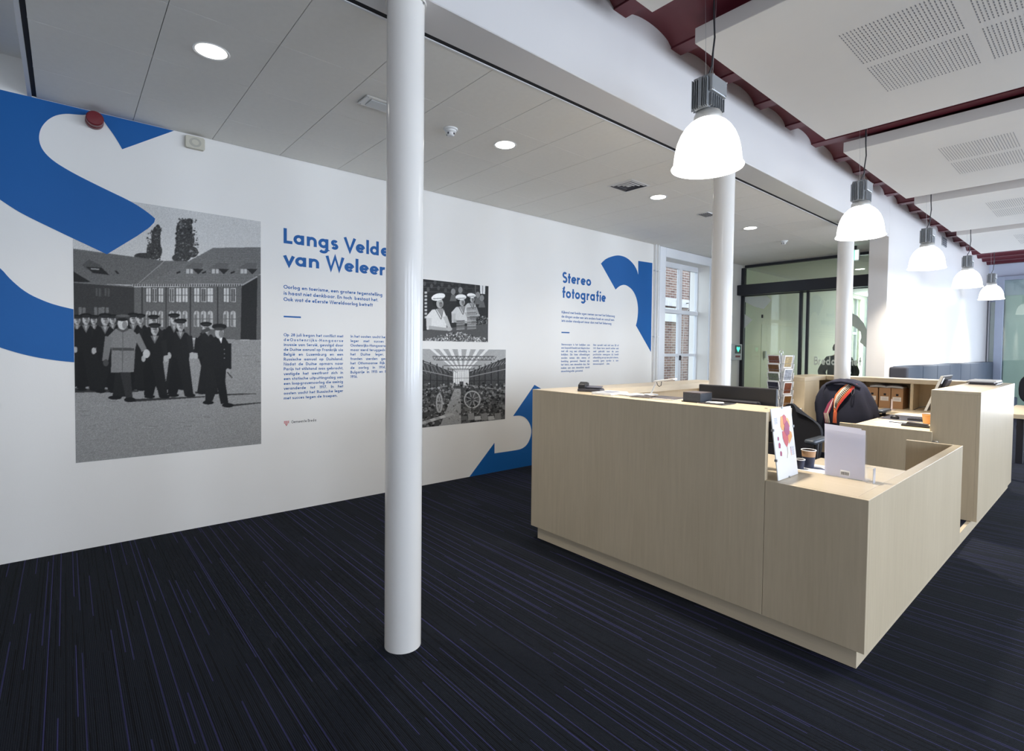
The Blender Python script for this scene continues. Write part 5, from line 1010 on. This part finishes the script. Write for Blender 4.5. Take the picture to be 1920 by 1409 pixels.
t = thing('booklet_box', 'dark box of small booklets in front of the monitor', 'booklets', (-1.61, 2.83, T)); M_BKL = mat('booklet_edges', (0.055, 0.065, 0.085), 0.6, var=0.3, scale=90)
obj('tray', MB().box(-1.672, -1.548, 2.755, 2.895, T + 0.0005, T + 0.006), M_BLACKP, t)
for k in range(9): obj('booklet', MB().box(-1.665, -1.555, 2.760, 2.890, T + 0.0062 + k * 0.0058, T + 0.0116 + k * 0.0058), M_BKL if k < 8 else M_PICD, t)
t = thing('monitor', 'black computer monitor seen from behind above the tall counter', 'monitor', (-1.465, 3.02, 0.7505))
obj('screen_case', MB().box(-1.70, -1.232, 2.995, 3.02, 0.905, 1.21), M_BLACKP, t, bevel=0.006, seg=2); obj('back_housing', MB().box(-1.62, -1.31, 2.972, 2.9945, 0.93, 1.132), M_BLACKP, t, bevel=0.01, seg=2); obj('vent_ridge', MB().box(-1.62, -1.325, 2.962, 2.9715, 1.118, 1.128), M_DGREY, t, bevel=0.003)
obj('stand_neck', MB().box(-1.50, -1.43, 2.975, 2.9945, 0.762, 0.929), M_BLACKP, t); obj('stand_foot', MB().box(-1.58, -1.35, 2.93, 3.12, 0.7505, 0.7615), M_BLACKP, t, bevel=0.003); obj('screen', MB().box(-1.685, -1.247, 3.0202, 3.0215, 0.925, 1.195), M_DGREY, t)

# ------------------------------------------------------------------ low counter
t = thing('map_board', 'white clip-framed map leaning on the end of the tall counter', 'poster', (-1.09, 2.79, TL)); lean = lambda y, h, d: (-1.083 - 0.0455 * h / 0.355 + d * 0.99, y, TL + 0.001 + h * 0.9917 + d * 0.128)
def onboard(pts, m, name, d=0.0045): return obj(name, MB().prism(pts, lean, d, d + 0.0004), m, t)
obj('board', MB().prism([(2.672, 0), (2.915, 0), (2.915, 0.356), (2.672, 0.356)], lean, -0.0005, 0.0040), M_PAPER, t)
def mp(u, v): return (2.672 + 0.243 * u, 0.356 * v)
MO, MY, MP_, MR = mat('map_orange', srgb(232, 160, 90), 0.6), mat('map_yellow', srgb(235, 185, 110), 0.6), mat('map_purple', srgb(170, 75, 110), 0.6), mat('map_rose', srgb(205, 95, 100), 0.6)
onboard([mp(*q) for q in ((.38, .80), (.42, .87), (.55, .88), (.58, .76), (.50, .66), (.42, .68), (.37, .73))], MO, 'map_region'); onboard([mp(*q) for q in ((.66, .84), (.76, .84), (.84, .78), (.84, .70), (.76, .70), (.68, .77))], MY, 'map_region')
onboard([mp(*q) for q in ((.52, .88), (.60, .895), (.68, .86), (.70, .78), (.60, .72), (.52, .76))], MR, 'map_region', 0.005); onboard([mp(*q) for q in ((.58, .76), (.72, .80), (.80, .72), (.76, .60), (.62, .58), (.52, .66))], MP_, 'map_region', 0.0055)
onboard([mp(*q) for q in ((.42, .66), (.56, .66), (.70, .60), (.66, .48), (.58, .42), (.48, .48), (.42, .56))], MR, 'map_region', 0.005); onboard([mp(*q) for q in ((.76, .66), (.88, .62), (.90, .56), (.80, .50), (.70, .46), (.68, .56))], MO, 'map_region')
for (u, v, s) in ((.20, .57, .035), (.23, .47, .05), (.26, .355, .045)): onboard([mp(u - s, v - s * .6), mp(u + s * .6, v - s * .8), mp(u + s, v + s * .3), mp(u + .1 * s, v + s * .9), mp(u - s * .8, v + s * .6)], MP_, 'map_inset')
onboard([mp(.59, .42), mp(.61, .42), mp(.60, .34), mp(.54, .27), mp(.53, .275), mp(.585, .34)], mat('map_line', srgb(170, 150, 110), 0.6), 'river_line')
MT = mat('map_text_grey', (0.35, 0.34, 0.45), 0.6)
for k in range(5): onboard([mp(.10, .86 - .018 * k), mp(.24, .86 - .018 * k), mp(.24, .853 - .018 * k), mp(.10, .853 - .018 * k)], MT, 'caption_line')
for k in range(7): onboard([mp(.80, .41 - .018 * k), mp(.92, .41 - .018 * k), mp(.92, .404 - .018 * k), mp(.80, .404 - .018 * k)], MT, 'legend_line'); onboard([mp(.74, .412 - .018 * k), mp(.775, .412 - .018 * k), mp(.775, .402 - .018 * k), mp(.74, .402 - .018 * k)], (M_INK, MP_, MP_, MR, MR, MO, MY)[k], 'legend_key')
for y, h in ((2.672, 0.25), (2.672, 0.10), (2.915, 0.25), (2.80, 0.0), (2.80, 0.356)): obj('clip', MB().obox(lean(y, h, 0.003), (1, 0, 0), (0, 1, 0), (0, 0, 1), 0.006, 0.005, 0.006), M_STEEL, t)
t = thing('brochure_holder', 'clear acrylic holder with white sheets and a barcode sticker', 'brochure holder', (-0.89, 3.0, TL))
tilt = lambda x, h, d: (x + 0.0 * d, 3.005 + 0.02 * h / 0.26 + d, TL + 0.004 + h)
M_THIN = translucent('translucent_paper', (0.85, 0.84, 0.87), (0.9, 0.88, 0.95))
obj('paper_stack', MB().prism([(-0.984, 0.0), (-0.805, 0.0), (-0.812, 0.248), (-0.83, 0.2485), (-0.831, 0.255), (-0.998, 0.262)], tilt, 0.004, 0.0046), M_THIN, t)
obj('front_shell', MB().prism([(-0.986, -0.002), (-0.80, -0.002), (-0.808, 0.225), (-0.994, 0.235)], tilt, -0.002, 0.001), M_ACRYL, t); obj('back_shell', MB().prism([(-0.986, -0.002), (-0.80, -0.002), (-0.808, 0.225), (-0.994, 0.235)], tilt, 0.014, 0.017), M_ACRYL, t)
obj('foot', MB().box(-0.99, -0.795, 3.0, 3.09, TL + 0.0005, TL + 0.0025), M_ACRYL, t); obj('side_pocket', MB().box(-0.795, -0.765, 2.985, 3.02, TL + 0.0005, TL + 0.075), M_ACRYL, t)
obj('side_pocket_edge', MB().box(-0.7648, -0.7628, 2.985, 3.02, TL + 0.0005, TL + 0.075), mat('acrylic_edge', (0.45, 0.44, 0.46), 0.2), t)
st = obj('barcode_sticker', MB().prism([(-0.912, 0.012), (-0.868, 0.010), (-0.868, 0.036), (-0.912, 0.038)], tilt, -0.0026, -0.0022), M_PAPER, t)
for k in range(11): x = -0.908 + 0.0034 * k; obj('bar', MB().prism([(x, 0.014), (x + (0.0012 + 0.001 * (k % 2)), 0.014), (x + (0.0012 + 0.001 * (k % 2)), 0.029), (x, 0.029)], tilt, -0.0030, -0.0027), M_INK, st)
def cup(name, label, loc, r0, r1, h, bands):
    tt = thing(name, label, 'cup', loc, None)
    for nm, z0, z1, m in bands:
        f = lambda z: r0 + (r1 - r0) * z / h
        obj(nm, MB().lathe([(f(z0), z0 + 0.0004), (f(z1), z1)], loc, 28, cap0=(z0 == 0)), m, tt, smooth=True)
    obj('rim', MB().lathe([(r1, h - 0.003), (r1 + 0.003, h - 0.001), (r1 + 0.002, h + 0.002), (r1 - 0.002, h)], loc, 28), M_PAPER, tt, smooth=True); obj('inside', MB().lathe([(r1 - 0.002, h), (r0, 0.02), (0.0, 0.02)], loc, 28), mat('coffee_dark', (0.05, 0.025, 0.015), 0.2), tt, smooth=True)
M_KRAFT = mat('kraft_paper', (0.55, 0.33, 0.18), 0.7); M_NAVY = mat('navy_print', (0.018, 0.025, 0.06), 0.5)
cup('paper_cup', 'paper cup with brown band and navy sleeve behind the map board', (-1.105, 3.125, TL), 0.027, 0.036, 0.098, [('sleeve', 0, 0.062, M_NAVY), ('band', 0.062, 0.098, M_KRAFT)]); cup('small_cup', 'small dark blue cup in front of the paper cup', (-1.122, 3.055, TL), 0.018, 0.023, 0.052, [('wall', 0, 0.052, M_NAVY)])
t = thing('paper_sheets', 'printed sheets with blue bar on the low counter behind the cups', 'paper', (-1.04, 3.22, TL)); obj('sheet', MB().box(-1.15, -0.94, 3.02, 3.24, TL + 0.0004, TL + 0.001), M_PAPER, t); obj('blue_bar', MB().box(-1.11, -0.95, 3.12, 3.15, TL + 0.0011, TL + 0.0013), mat('paper_blue', srgb(70, 85, 130), 0.6), t)
for k in range(4): obj('text_line', MB().box(-1.09, -0.98, 3.17 + 0.014 * k, 3.173 + 0.014 * k, TL + 0.0011, TL + 0.0013), MT, t)

# ------------------------------------------------------------------ work desk, shelf unit and cabinet top
ZD = TL - 0.002
t = thing('paper_cup', 'orange-brown paper cup beside the tall cabinet', 'cup', (-1.118, 5.93, ZD)); obj('wall', MB().lathe([(0.026, 0.0005), (0.037, 0.085)], (-1.118, 5.93, ZD), 28, cap0=True), mat('orange_kraft', (0.62, 0.30, 0.10), 0.6), t, smooth=True); obj('rim', MB().lathe([(0.037, 0.083), (0.04, 0.086), (0.036, 0.088)], (-1.118, 5.93, ZD), 28), mat('orange_kraft', (0.62, 0.30, 0.10), 0.6), t, smooth=True)
t = thing('hole_punch', 'long black hole punch lying on the near edge of the work desk', 'hole punch', (-1.13, 5.62, ZD)); obj('body', MB().box(-1.235, -1.035, 5.585, 5.645, ZD + 0.0005, ZD + 0.018), M_BLACKP, t, bevel=0.006, seg=2); obj('handle', MB().prism([(-1.205, 0.018), (-1.045, 0.018), (-1.05, 0.032), (-1.19, 0.040)], lambda a, b, d: (a, 5.615 + d, ZD + b + 0.0005), -0.022, 0.022), M_DGREY, t, bevel=0.004)
def sheet(name, label, pts, z, m=M_PAPER, cat='paper', th=0.0012): return tag(obj(name, MB().prism(pts, lambda a, b, d: (a, b, ZD + z + d), 0.0004, th), m), label, cat)
sheet('paper_sheet', 'white sheets with a pen on the work desk corner', [(-1.46, 5.68), (-1.30, 5.60), (-1.24, 5.82), (-1.42, 5.95)], 0); sheet('paper_sheet', 'white sheet beside the orange cup', [(-1.28, 5.70), (-1.13, 5.68), (-1.11, 5.86), (-1.27, 5.88)], 0.0015)
t = thing('pen', 'black ballpoint pen on the white sheets', 'pen', (-1.30, 5.74, ZD)); obj('barrel', MB().cyl((-1.36, 5.75, ZD + 0.008), (-1.26, 5.745, ZD + 0.008), 0.004, 8), M_BLACKP, t, smooth=True); obj('cap', MB().cyl((-1.26, 5.745, ZD + 0.008), (-1.225, 5.744, ZD + 0.008), 0.0045, 8), M_DGREY, t, smooth=True)
t = thing('desk_mat', 'dark grey desk mat with papers on the work desk', 'desk mat', (-1.33, 6.25, ZD)); obj('mat_sheet', MB().box(-1.515, -1.01, 6.02, 6.50, ZD + 0.0004, ZD + 0.004), M_DGREY, t, bevel=0.001)
t = thing('mouse', 'black computer mouse on the desk mat', 'mouse', (-1.40, 6.10, ZD)); obj('shell', MB().lathe([(0.034, 0.0), (0.036, 0.008), (0.03, 0.024), (0.016, 0.034), (0.0, 0.036)], (-1.40, 6.11, ZD + 0.0045), 24, cap0=True), M_BLACKP, t, smooth=True)
t = thing('keyboard', 'black keyboard on the desk mat by the orange cup', 'keyboard', (-1.2, 6.2, ZD)); obj('case', MB().box(-1.30, -1.02, 6.10, 6.24, ZD + 0.0045, ZD + 0.018), M_BLACKP, t, bevel=0.004)
for r_ in range(4):
    for c_ in range(11): obj('key', MB().box(-1.292 + 0.0245 * c_, -1.272 + 0.0245 * c_, 6.108 + 0.032 * r_, 6.135 + 0.032 * r_, ZD + 0.0182, ZD + 0.022), M_DGREY, bpy.data.objects['keyboard'])
sheet('paper_sheet', 'white papers behind the desk mat near the shelf', [(-1.50, 6.55), (-1.20, 6.52), (-1.18, 6.74), (-1.47, 6.76)], 0.0, th=0.006); sheet('paper_sheet', 'pinkish printed papers beside the cable at the shelf', [(-1.34, 6.72), (-1.08, 6.70), (-1.06, 6.90), (-1.31, 6.91)], 0.0065, mat('pink_paper', (0.75, 0.62, 0.60), 0.6), th=0.004)
t = thing('tilted_monitor', 'black monitor seen edge-on behind the tall cabinet', 'monitor', (-1.16, 6.75, ZD)); tm = lambda a, h, d: (-1.235 + 0.125 * h / 0.36 + d, 6.55 + a, ZD + 0.075 + h)
obj('screen_case', MB().prism([(-0.13, 0.0), (0.30, 0.0), (0.30, 0.345), (-0.13, 0.345)], tm, 0.0, 0.022), M_BLACKP, t, bevel=0.003); obj('silver_edge', MB().prism([(-0.133, 0.0), (-0.1302, 0.0), (-0.1302, 0.348), (-0.133, 0.348)], tm, 0.0, 0.022), M_ALULIGHT, t); obj('top_edge', MB().prism([(-0.13, 0.3452), (0.30, 0.3452), (0.30, 0.349), (-0.13, 0.349)], tm, 0.0, 0.022), M_ALULIGHT, t)
obj('rear_housing', MB().prism([(0.0, 0.16), (0.2, 0.16), (0.2, 0.31), (0.0, 0.31)], tm, 0.022, 0.05), M_DGREY, t, bevel=0.006); obj('white_label', MB().prism([(-0.10, 0.27), (-0.04, 0.27), (-0.04, 0.33), (-0.10, 0.33)], tm, 0.0222, 0.0228), M_PAPER, t)
obj('stand', MB().tube([(-1.10, 6.65, ZD + 0.25), (-1.06, 6.65, ZD + 0.12), (-1.09, 6.65, ZD + 0.012)], 0.02, 10), M_BLACKP, t, smooth=True); obj('stand_base', MB().lathe([(0.085, 0.0005), (0.085, 0.010), (0.0, 0.014)], (-1.10, 6.65, ZD), 28, cap0=True), M_BLACKP, t, smooth=True)
t = thing('power_cable', 'black coiled cable lying on the shelf worktop', 'cable', (-1.35, 7.2, TL - 0.01)); cp = []
for k in range(70): a = k * 0.42; cp.append((-1.20 + 0.075 * math.cos(a) + 0.02 * math.sin(k), 7.22 + 0.045 * math.sin(a), TL - 0.003 + 0.0006 * k))
obj('cord', MB().tube([(-1.49, 7.28, TL - 0.003), (-1.44, 7.25, TL + 0.03), (-1.38, 7.24, TL + 0.045), (-1.33, 7.22, TL + 0.02)] + cp, 0.004, 6), M_BLACKP, t, smooth=True)
for i, (x0, lb) in enumerate(((-1.962, 'brown archive box half hidden by the coat, left of three'), (-1.836, 'brown archive box, middle of three on the shelf'), (-1.716, 'brown archive box at the right end of the row on the shelf'))):
    t = thing('archive_box', lb, 'archive box', (x0 + 0.058, 7.32, TL - 0.0095), 'archive boxes on the shelf'); zb = TL - 0.0093
    obj('carton', MB().box(x0, x0 + 0.113, 7.31, 7.56, zb, zb + 0.235), M_CARD, t, bevel=0.002); obj('paper_label', MB().box(x0 + 0.014, x0 + 0.096, 7.3088, 7.3098, zb + 0.085, zb + 0.135), mat('label_cream', (0.78, 0.73, 0.68), 0.6), t); obj('finger_hole', MB().box(x0 + 0.046, x0 + 0.07, 7.3086, 7.3098, zb + 0.148, zb + 0.172), M_BLACK, t)
    for k in range(2): obj('label_line', MB().box(x0 + 0.03, x0 + 0.08, 7.3080, 7.3086, zb + 0.103 + 0.013 * k, zb + 0.106 + 0.013 * k), MT, t)
M_MAG = mat('magazine_edges', (0.5, 0.46, 0.40), 0.6, var=0.3, scale=60)
for i, (x0, lb) in enumerate(((-1.93, 'curled magazines lying on the left archive boxes'), (-1.775, 'curled magazines lying on the right archive boxes'))):
    t = thing('magazine_pile', lb, 'magazines', (x0 + 0.09, 7.4, TL + 0.226), 'magazines on the archive boxes')
    for k in range(4):
        mb = MB(); n = 10
        for q in range(n + 1):
            x = x0 + 0.165 * q / n; z = TL + 0.2265 + 0.0065 * k + 0.014 * (1 - (2 * q / n - 1) ** 2) * (0.4 + 0.2 * k)
            mb.v += [(x, 7.305 + 0.006 * k, z), (x, 7.52, z), (x, 7.305 + 0.006 * k, z + 0.005), (x, 7.52, z + 0.005)]
        for q in range(n): o = 4 * q; mb.f += [(o, o + 1, o + 5, o + 4), (o + 2, o + 6, o + 7, o + 3), (o, o + 4, o + 6, o + 2), (o + 1, o + 3, o + 7, o + 5)]; mb.mi += [0] * 4
        mb.f += [(0, 2, 3, 1), (4 * n, 4 * n + 1, 4 * n + 3, 4 * n + 2)]; mb.mi += [0, 0]
        obj('magazine', mb, (M_MAG, M_PAPER, M_MAG, M_PICD)[k], t)
t = thing('card_stand', 'small clear upright card stand before the archive boxes', 'card stand', (-1.66, 7.13, TL - 0.01)); box('upright', (-1.672, -1.655, 7.12, 7.125, TL - 0.006, TL + 0.115), mat('pinkish_acrylic', (0.72, 0.62, 0.62), 0.3), t, 0); box('foot', (-1.70, -1.63, 7.08, 7.17, TL - 0.0095, TL - 0.0062), mat('pinkish_acrylic', (0.72, 0.62, 0.62), 0.3), t, 0)
t = thing('brochure_stack', 'stack of brochures on top of the tall cabinet', 'brochures', (-0.86, 6.95, T))
for k in range(5): dx = 0.012 * math.sin(k * 2.3); obj('brochure', MB().box(-0.955 + dx, -0.755 + dx, 6.72 + dx, 7.08 + dx, T + 0.0004 + 0.0085 * k, T + 0.0083 + 0.0085 * k), (M_DGREY, M_PICD, M_DGREY, M_PAPER, M_PAPER)[k], t)

# ------------------------------------------------------------------ postcard rack on a white table
t = thing('white_table', 'small white table behind the left counter carrying the postcard rack', 'table', (-2.62, 6.85, 0)); box('table_top', (-2.98, -2.42, 6.33, 6.60, 0.72, 0.75), M_PAPER, t, 0.003)
for x in (-2.95, -2.49):
    for y in (6.35, 6.54): box('leg', (x, x + 0.035, y, y + 0.035, 0.0 if x < -2.9 else HB + 0.0005, 0.7195), M_ALULIGHT, t)
rk = thing('postcard_rack', 'revolving wire rack filled with postcards behind the monitor', 'postcard rack', (-2.62, 6.47, 0.7502)); RC = (-2.62, 6.47)
obj('base_plate', MB().lathe([(0.11, 0.0005), (0.11, 0.012), (0.02, 0.02)], (RC[0], RC[1], 0.7502), 28, cap0=True, cap1=True), M_BLACKP, rk, smooth=True); obj('spindle', MB().cyl((RC[0], RC[1], 0.765), (RC[0], RC[1], 1.40), 0.008, 10), M_STEEL, rk, smooth=True); obj('top_loop', MB().tube([(RC[0] - 0.02, RC[1], 1.39), (RC[0] - 0.018, RC[1], 1.425), (RC[0], RC[1], 1.44), (RC[0] + 0.018, RC[1], 1.425), (RC[0] + 0.02, RC[1], 1.39)], 0.004, 8), M_STEEL, rk, smooth=True)
M_WIRE = mat('rack_wire', (0.30, 0.31, 0.36), 0.4, metal=0.6)
CP = [mat('card_' + n, c, 0.4, var=0.7, scale=45) for n, c in (('sepia', srgb(170, 150, 110)), ('brown', srgb(110, 75, 35)), ('ochre', srgb(190, 165, 120)), ('grey', srgb(150, 155, 165)), ('green', srgb(110, 120, 100)), ('dark', srgb(60, 50, 50)), ('rust', srgb(120, 70, 50)), ('blueblack', srgb(40, 40, 60)))]
for fcs in range(4):
    a = math.radians(-22 + 90 * fcs); nrm = Vector((math.cos(a), math.sin(a), 0)); tan = Vector((-math.sin(a), math.cos(a), 0)); land = fcs % 2 == 1; n = 6 if land else 4
    w_, h_ = (0.088, 0.050) if land else (0.060, 0.074)
    for k in range(n):
        zc = 1.375 - (2 * h_ + 0.006) * (k + 0.5) * (0.62 / (n * (2 * h_ + 0.006))); up = (Vector((0, 0, 1)) + nrm * 0.18).normalized(); nn = nrm - up * nrm.dot(up); nn.normalize()
        c = Vector((RC[0], RC[1], zc)) + nrm * 0.105
        cd = obj('postcard', MB().obox(c, tan, up, nn, w_, h_, 0.003), M_PAPER, rk); obj('card_picture', MB().obox(c + nn * 0.0034, tan, up, nn, w_ * 0.86, h_ * 0.84, 0.0003), CP[(k * 3 + fcs * 2) % 8], cd)
        obj('pocket_wire', MB().tube([tuple(c + tan * (-w_ - 0.006) - nrm * 0.02 - up * h_ * 0.3), tuple(c + tan * (-w_ - 0.006) + nn * 0.009 - up * h_ * 0.3), tuple(c + tan * (w_ + 0.006) + nn * 0.009 - up * h_ * 0.3), tuple(c + tan * (w_ + 0.006) - nrm * 0.02 - up * h_ * 0.3)], 0.0016, 5), M_WIRE, rk)
    obj('side_wire', MB().cyl(tuple(Vector((RC[0], RC[1], 0.775)) + nrm * 0.09 + tan * 0.096), tuple(Vector((RC[0], RC[1], 1.385)) + nrm * 0.09 + tan * 0.096), 0.0022, 6), M_WIRE, rk)

# dark chair at the far table
fc = thing('dark_armchair', 'black rounded chair at the table beyond the tall cabinet', 'chair', (-0.45, 9.9, 0)); obj('backrest', MB().prism([(0.27 * math.copysign(abs(math.cos(2 * PI * k / 28)) ** 0.7, math.cos(2 * PI * k / 28)), 0.23 * math.copysign(abs(math.sin(2 * PI * k / 28)) ** 0.7, math.sin(2 * PI * k / 28))) for k in range(28)], lambda a, b, d: (-0.62 + a, 10.08 + d + 0.10 * b - 0.9 * a * a, 0.94 + b), -0.035, 0.035), M_FABRIC, fc, bevel=0.02, seg=3, smooth=True); obj('back_post', MB().tube([(-0.62, 10.06, 0.46), (-0.62, 10.10, 0.6), (-0.62, 10.09, 0.78)], 0.018, 8), M_DARKMETAL, fc, smooth=True); obj('seat', MB().box(-0.87, -0.37, 9.62, 10.1, 0.40, 0.48), M_FABRIC, fc, bevel=0.03, seg=3)
for x in (-0.85, -0.42):
    for y in (9.65, 10.02): obj('leg', MB().cyl((x + 0.015, y + 0.015, 0), (x + 0.015, y + 0.015, 0.41), 0.015, 8), M_DARKMETAL, fc)

# ------------------------------------------------------------------ person behind the entrance glass
def skin_body(name, V, E, Rr, m, parent, lv=2):
    me = bpy.data.meshes.new(name); me.from_pydata(V, E, []); o = bpy.data.objects.new(name, me); COL.objects.link(o); o.parent = parent; me.materials.append(m)
    md = o.modifiers.new('skin', 'SKIN'); md.use_smooth_shade = True; sv = me.skin_vertices[0].data
    for i, r in enumerate(Rr): sv[i].radius = (r, r) if not isinstance(r, tuple) else r
    sv[0].use_root = True; s2 = o.modifiers.new('sub', 'SUBSURF'); s2.levels = lv; s2.render_levels = lv
    return o
pr_ = thing('person', 'person in a dark jacket standing behind the entrance glass with hands in pockets', 'person', (-3.34, 10.75, 0), None, 0.25)
V = [(0, 0, .86), (0, 0, 1.02), (0, 0, 1.16), (0, .01, 1.30), (0, .01, 1.37), (0, -.005, 1.44), (0, -.02, 1.52), (-.15, .0, 1.28), (-.27, .03, 1.05), (-.20, -.10, .86), (.15, 0, 1.28), (.27, .03, 1.05), (.20, -.10, .86), (-.09, 0, .80), (-.10, 0, .44), (-.10, .02, .07), (-.10, -.12, .035), (.09, 0, .80), (.10, 0, .44), (.10, .02, .07), (.10, -.12, .035)]
Eg = [(0, 1), (1, 2), (2, 3), (3, 4), (4, 5), (5, 6), (3, 7), (7, 8), (8, 9), (3, 10), (10, 11), (11, 12), (0, 13), (13, 14), (14, 15), (15, 16), (0, 17), (17, 18), (18, 19), (19, 20)]
skin_body('body', V, Eg, [.12, .11, .13, .10, .05, .075, .085, .06, .045, .035, .06, .045, .035, .075, .052, .038, .035, .075, .052, .038, .035], mat('skin_tone', (0.55, 0.36, 0.27), 0.6), pr_)
VJ = [(0, 0, .84), (0, 0, 1.0), (0, 0, 1.16), (0, .01, 1.29), (0, .01, 1.36), (-.15, 0, 1.27), (-.28, .03, 1.05), (-.19, -.10, .90), (.15, 0, 1.27), (.28, .03, 1.05), (.19, -.10, .90)]
skin_body('jacket', VJ, [(0, 1), (1, 2), (2, 3), (3, 4), (3, 5), (5, 6), (6, 7), (3, 8), (8, 9), (9, 10)], [(.20, .15), (.19, .145), (.19, .145), (.14, .11), .07, .085, .075, .06, .085, .075, .06], mat('dark_green_jacket', (0.022, 0.025, 0.022), 0.8), pr_)
VT = [(0, 0, .86), (-.09, 0, .78), (-.10, 0, .44), (-.10, .02, .08), (.09, 0, .78), (.10, 0, .44), (.10, .02, .08)]
skin_body('trousers', VT, [(0, 1), (1, 2), (2, 3), (0, 4), (4, 5), (5, 6)], [.15, .10, .075, .06, .10, .075, .06], mat('dark_denim', (0.02, 0.025, 0.04), 0.9), pr_)
hm = MB()
for j in range(9):
    ph = PI * 0.62 * j / 8
    for i in range(20):
        th = 2 * PI * i / 20; rr = 1 + 0.06 * math.sin(5 * th + 3 * j); hm.v.append((0.098 * math.sin(ph) * math.cos(th) * rr, -0.012 + 0.112 * math.sin(ph) * math.sin(th) * rr + 0.012, 1.485 + 0.115 * math.cos(ph)))
for j in range(8):
    for i in range(20): i2 = (i + 1) % 20; hm.f.append((j * 20 + i, j * 20 + i2, (j + 1) * 20 + i2, (j + 1) * 20 + i)); hm.mi.append(0)
obj('hair', hm, mat('dark_hair', (0.02, 0.014, 0.010), 0.7), pr_, smooth=True, local=True)
for s_ in (-1, 1): obj('shoe', MB().box(s_ * 0.10 - 0.045, s_ * 0.10 + 0.045, -0.20, 0.07, 0.0, 0.085), M_BLACKP, pr_, bevel=0.025, seg=3, local=True, smooth=True)
obj('nose', MB().tube([(0, -.105, 1.50), (0, -.125, 1.47), (0, -.105, 1.462)], 0.011, 8), mat('skin_tone', (0.55, 0.36, 0.27), 0.6), pr_, smooth=True, local=True)
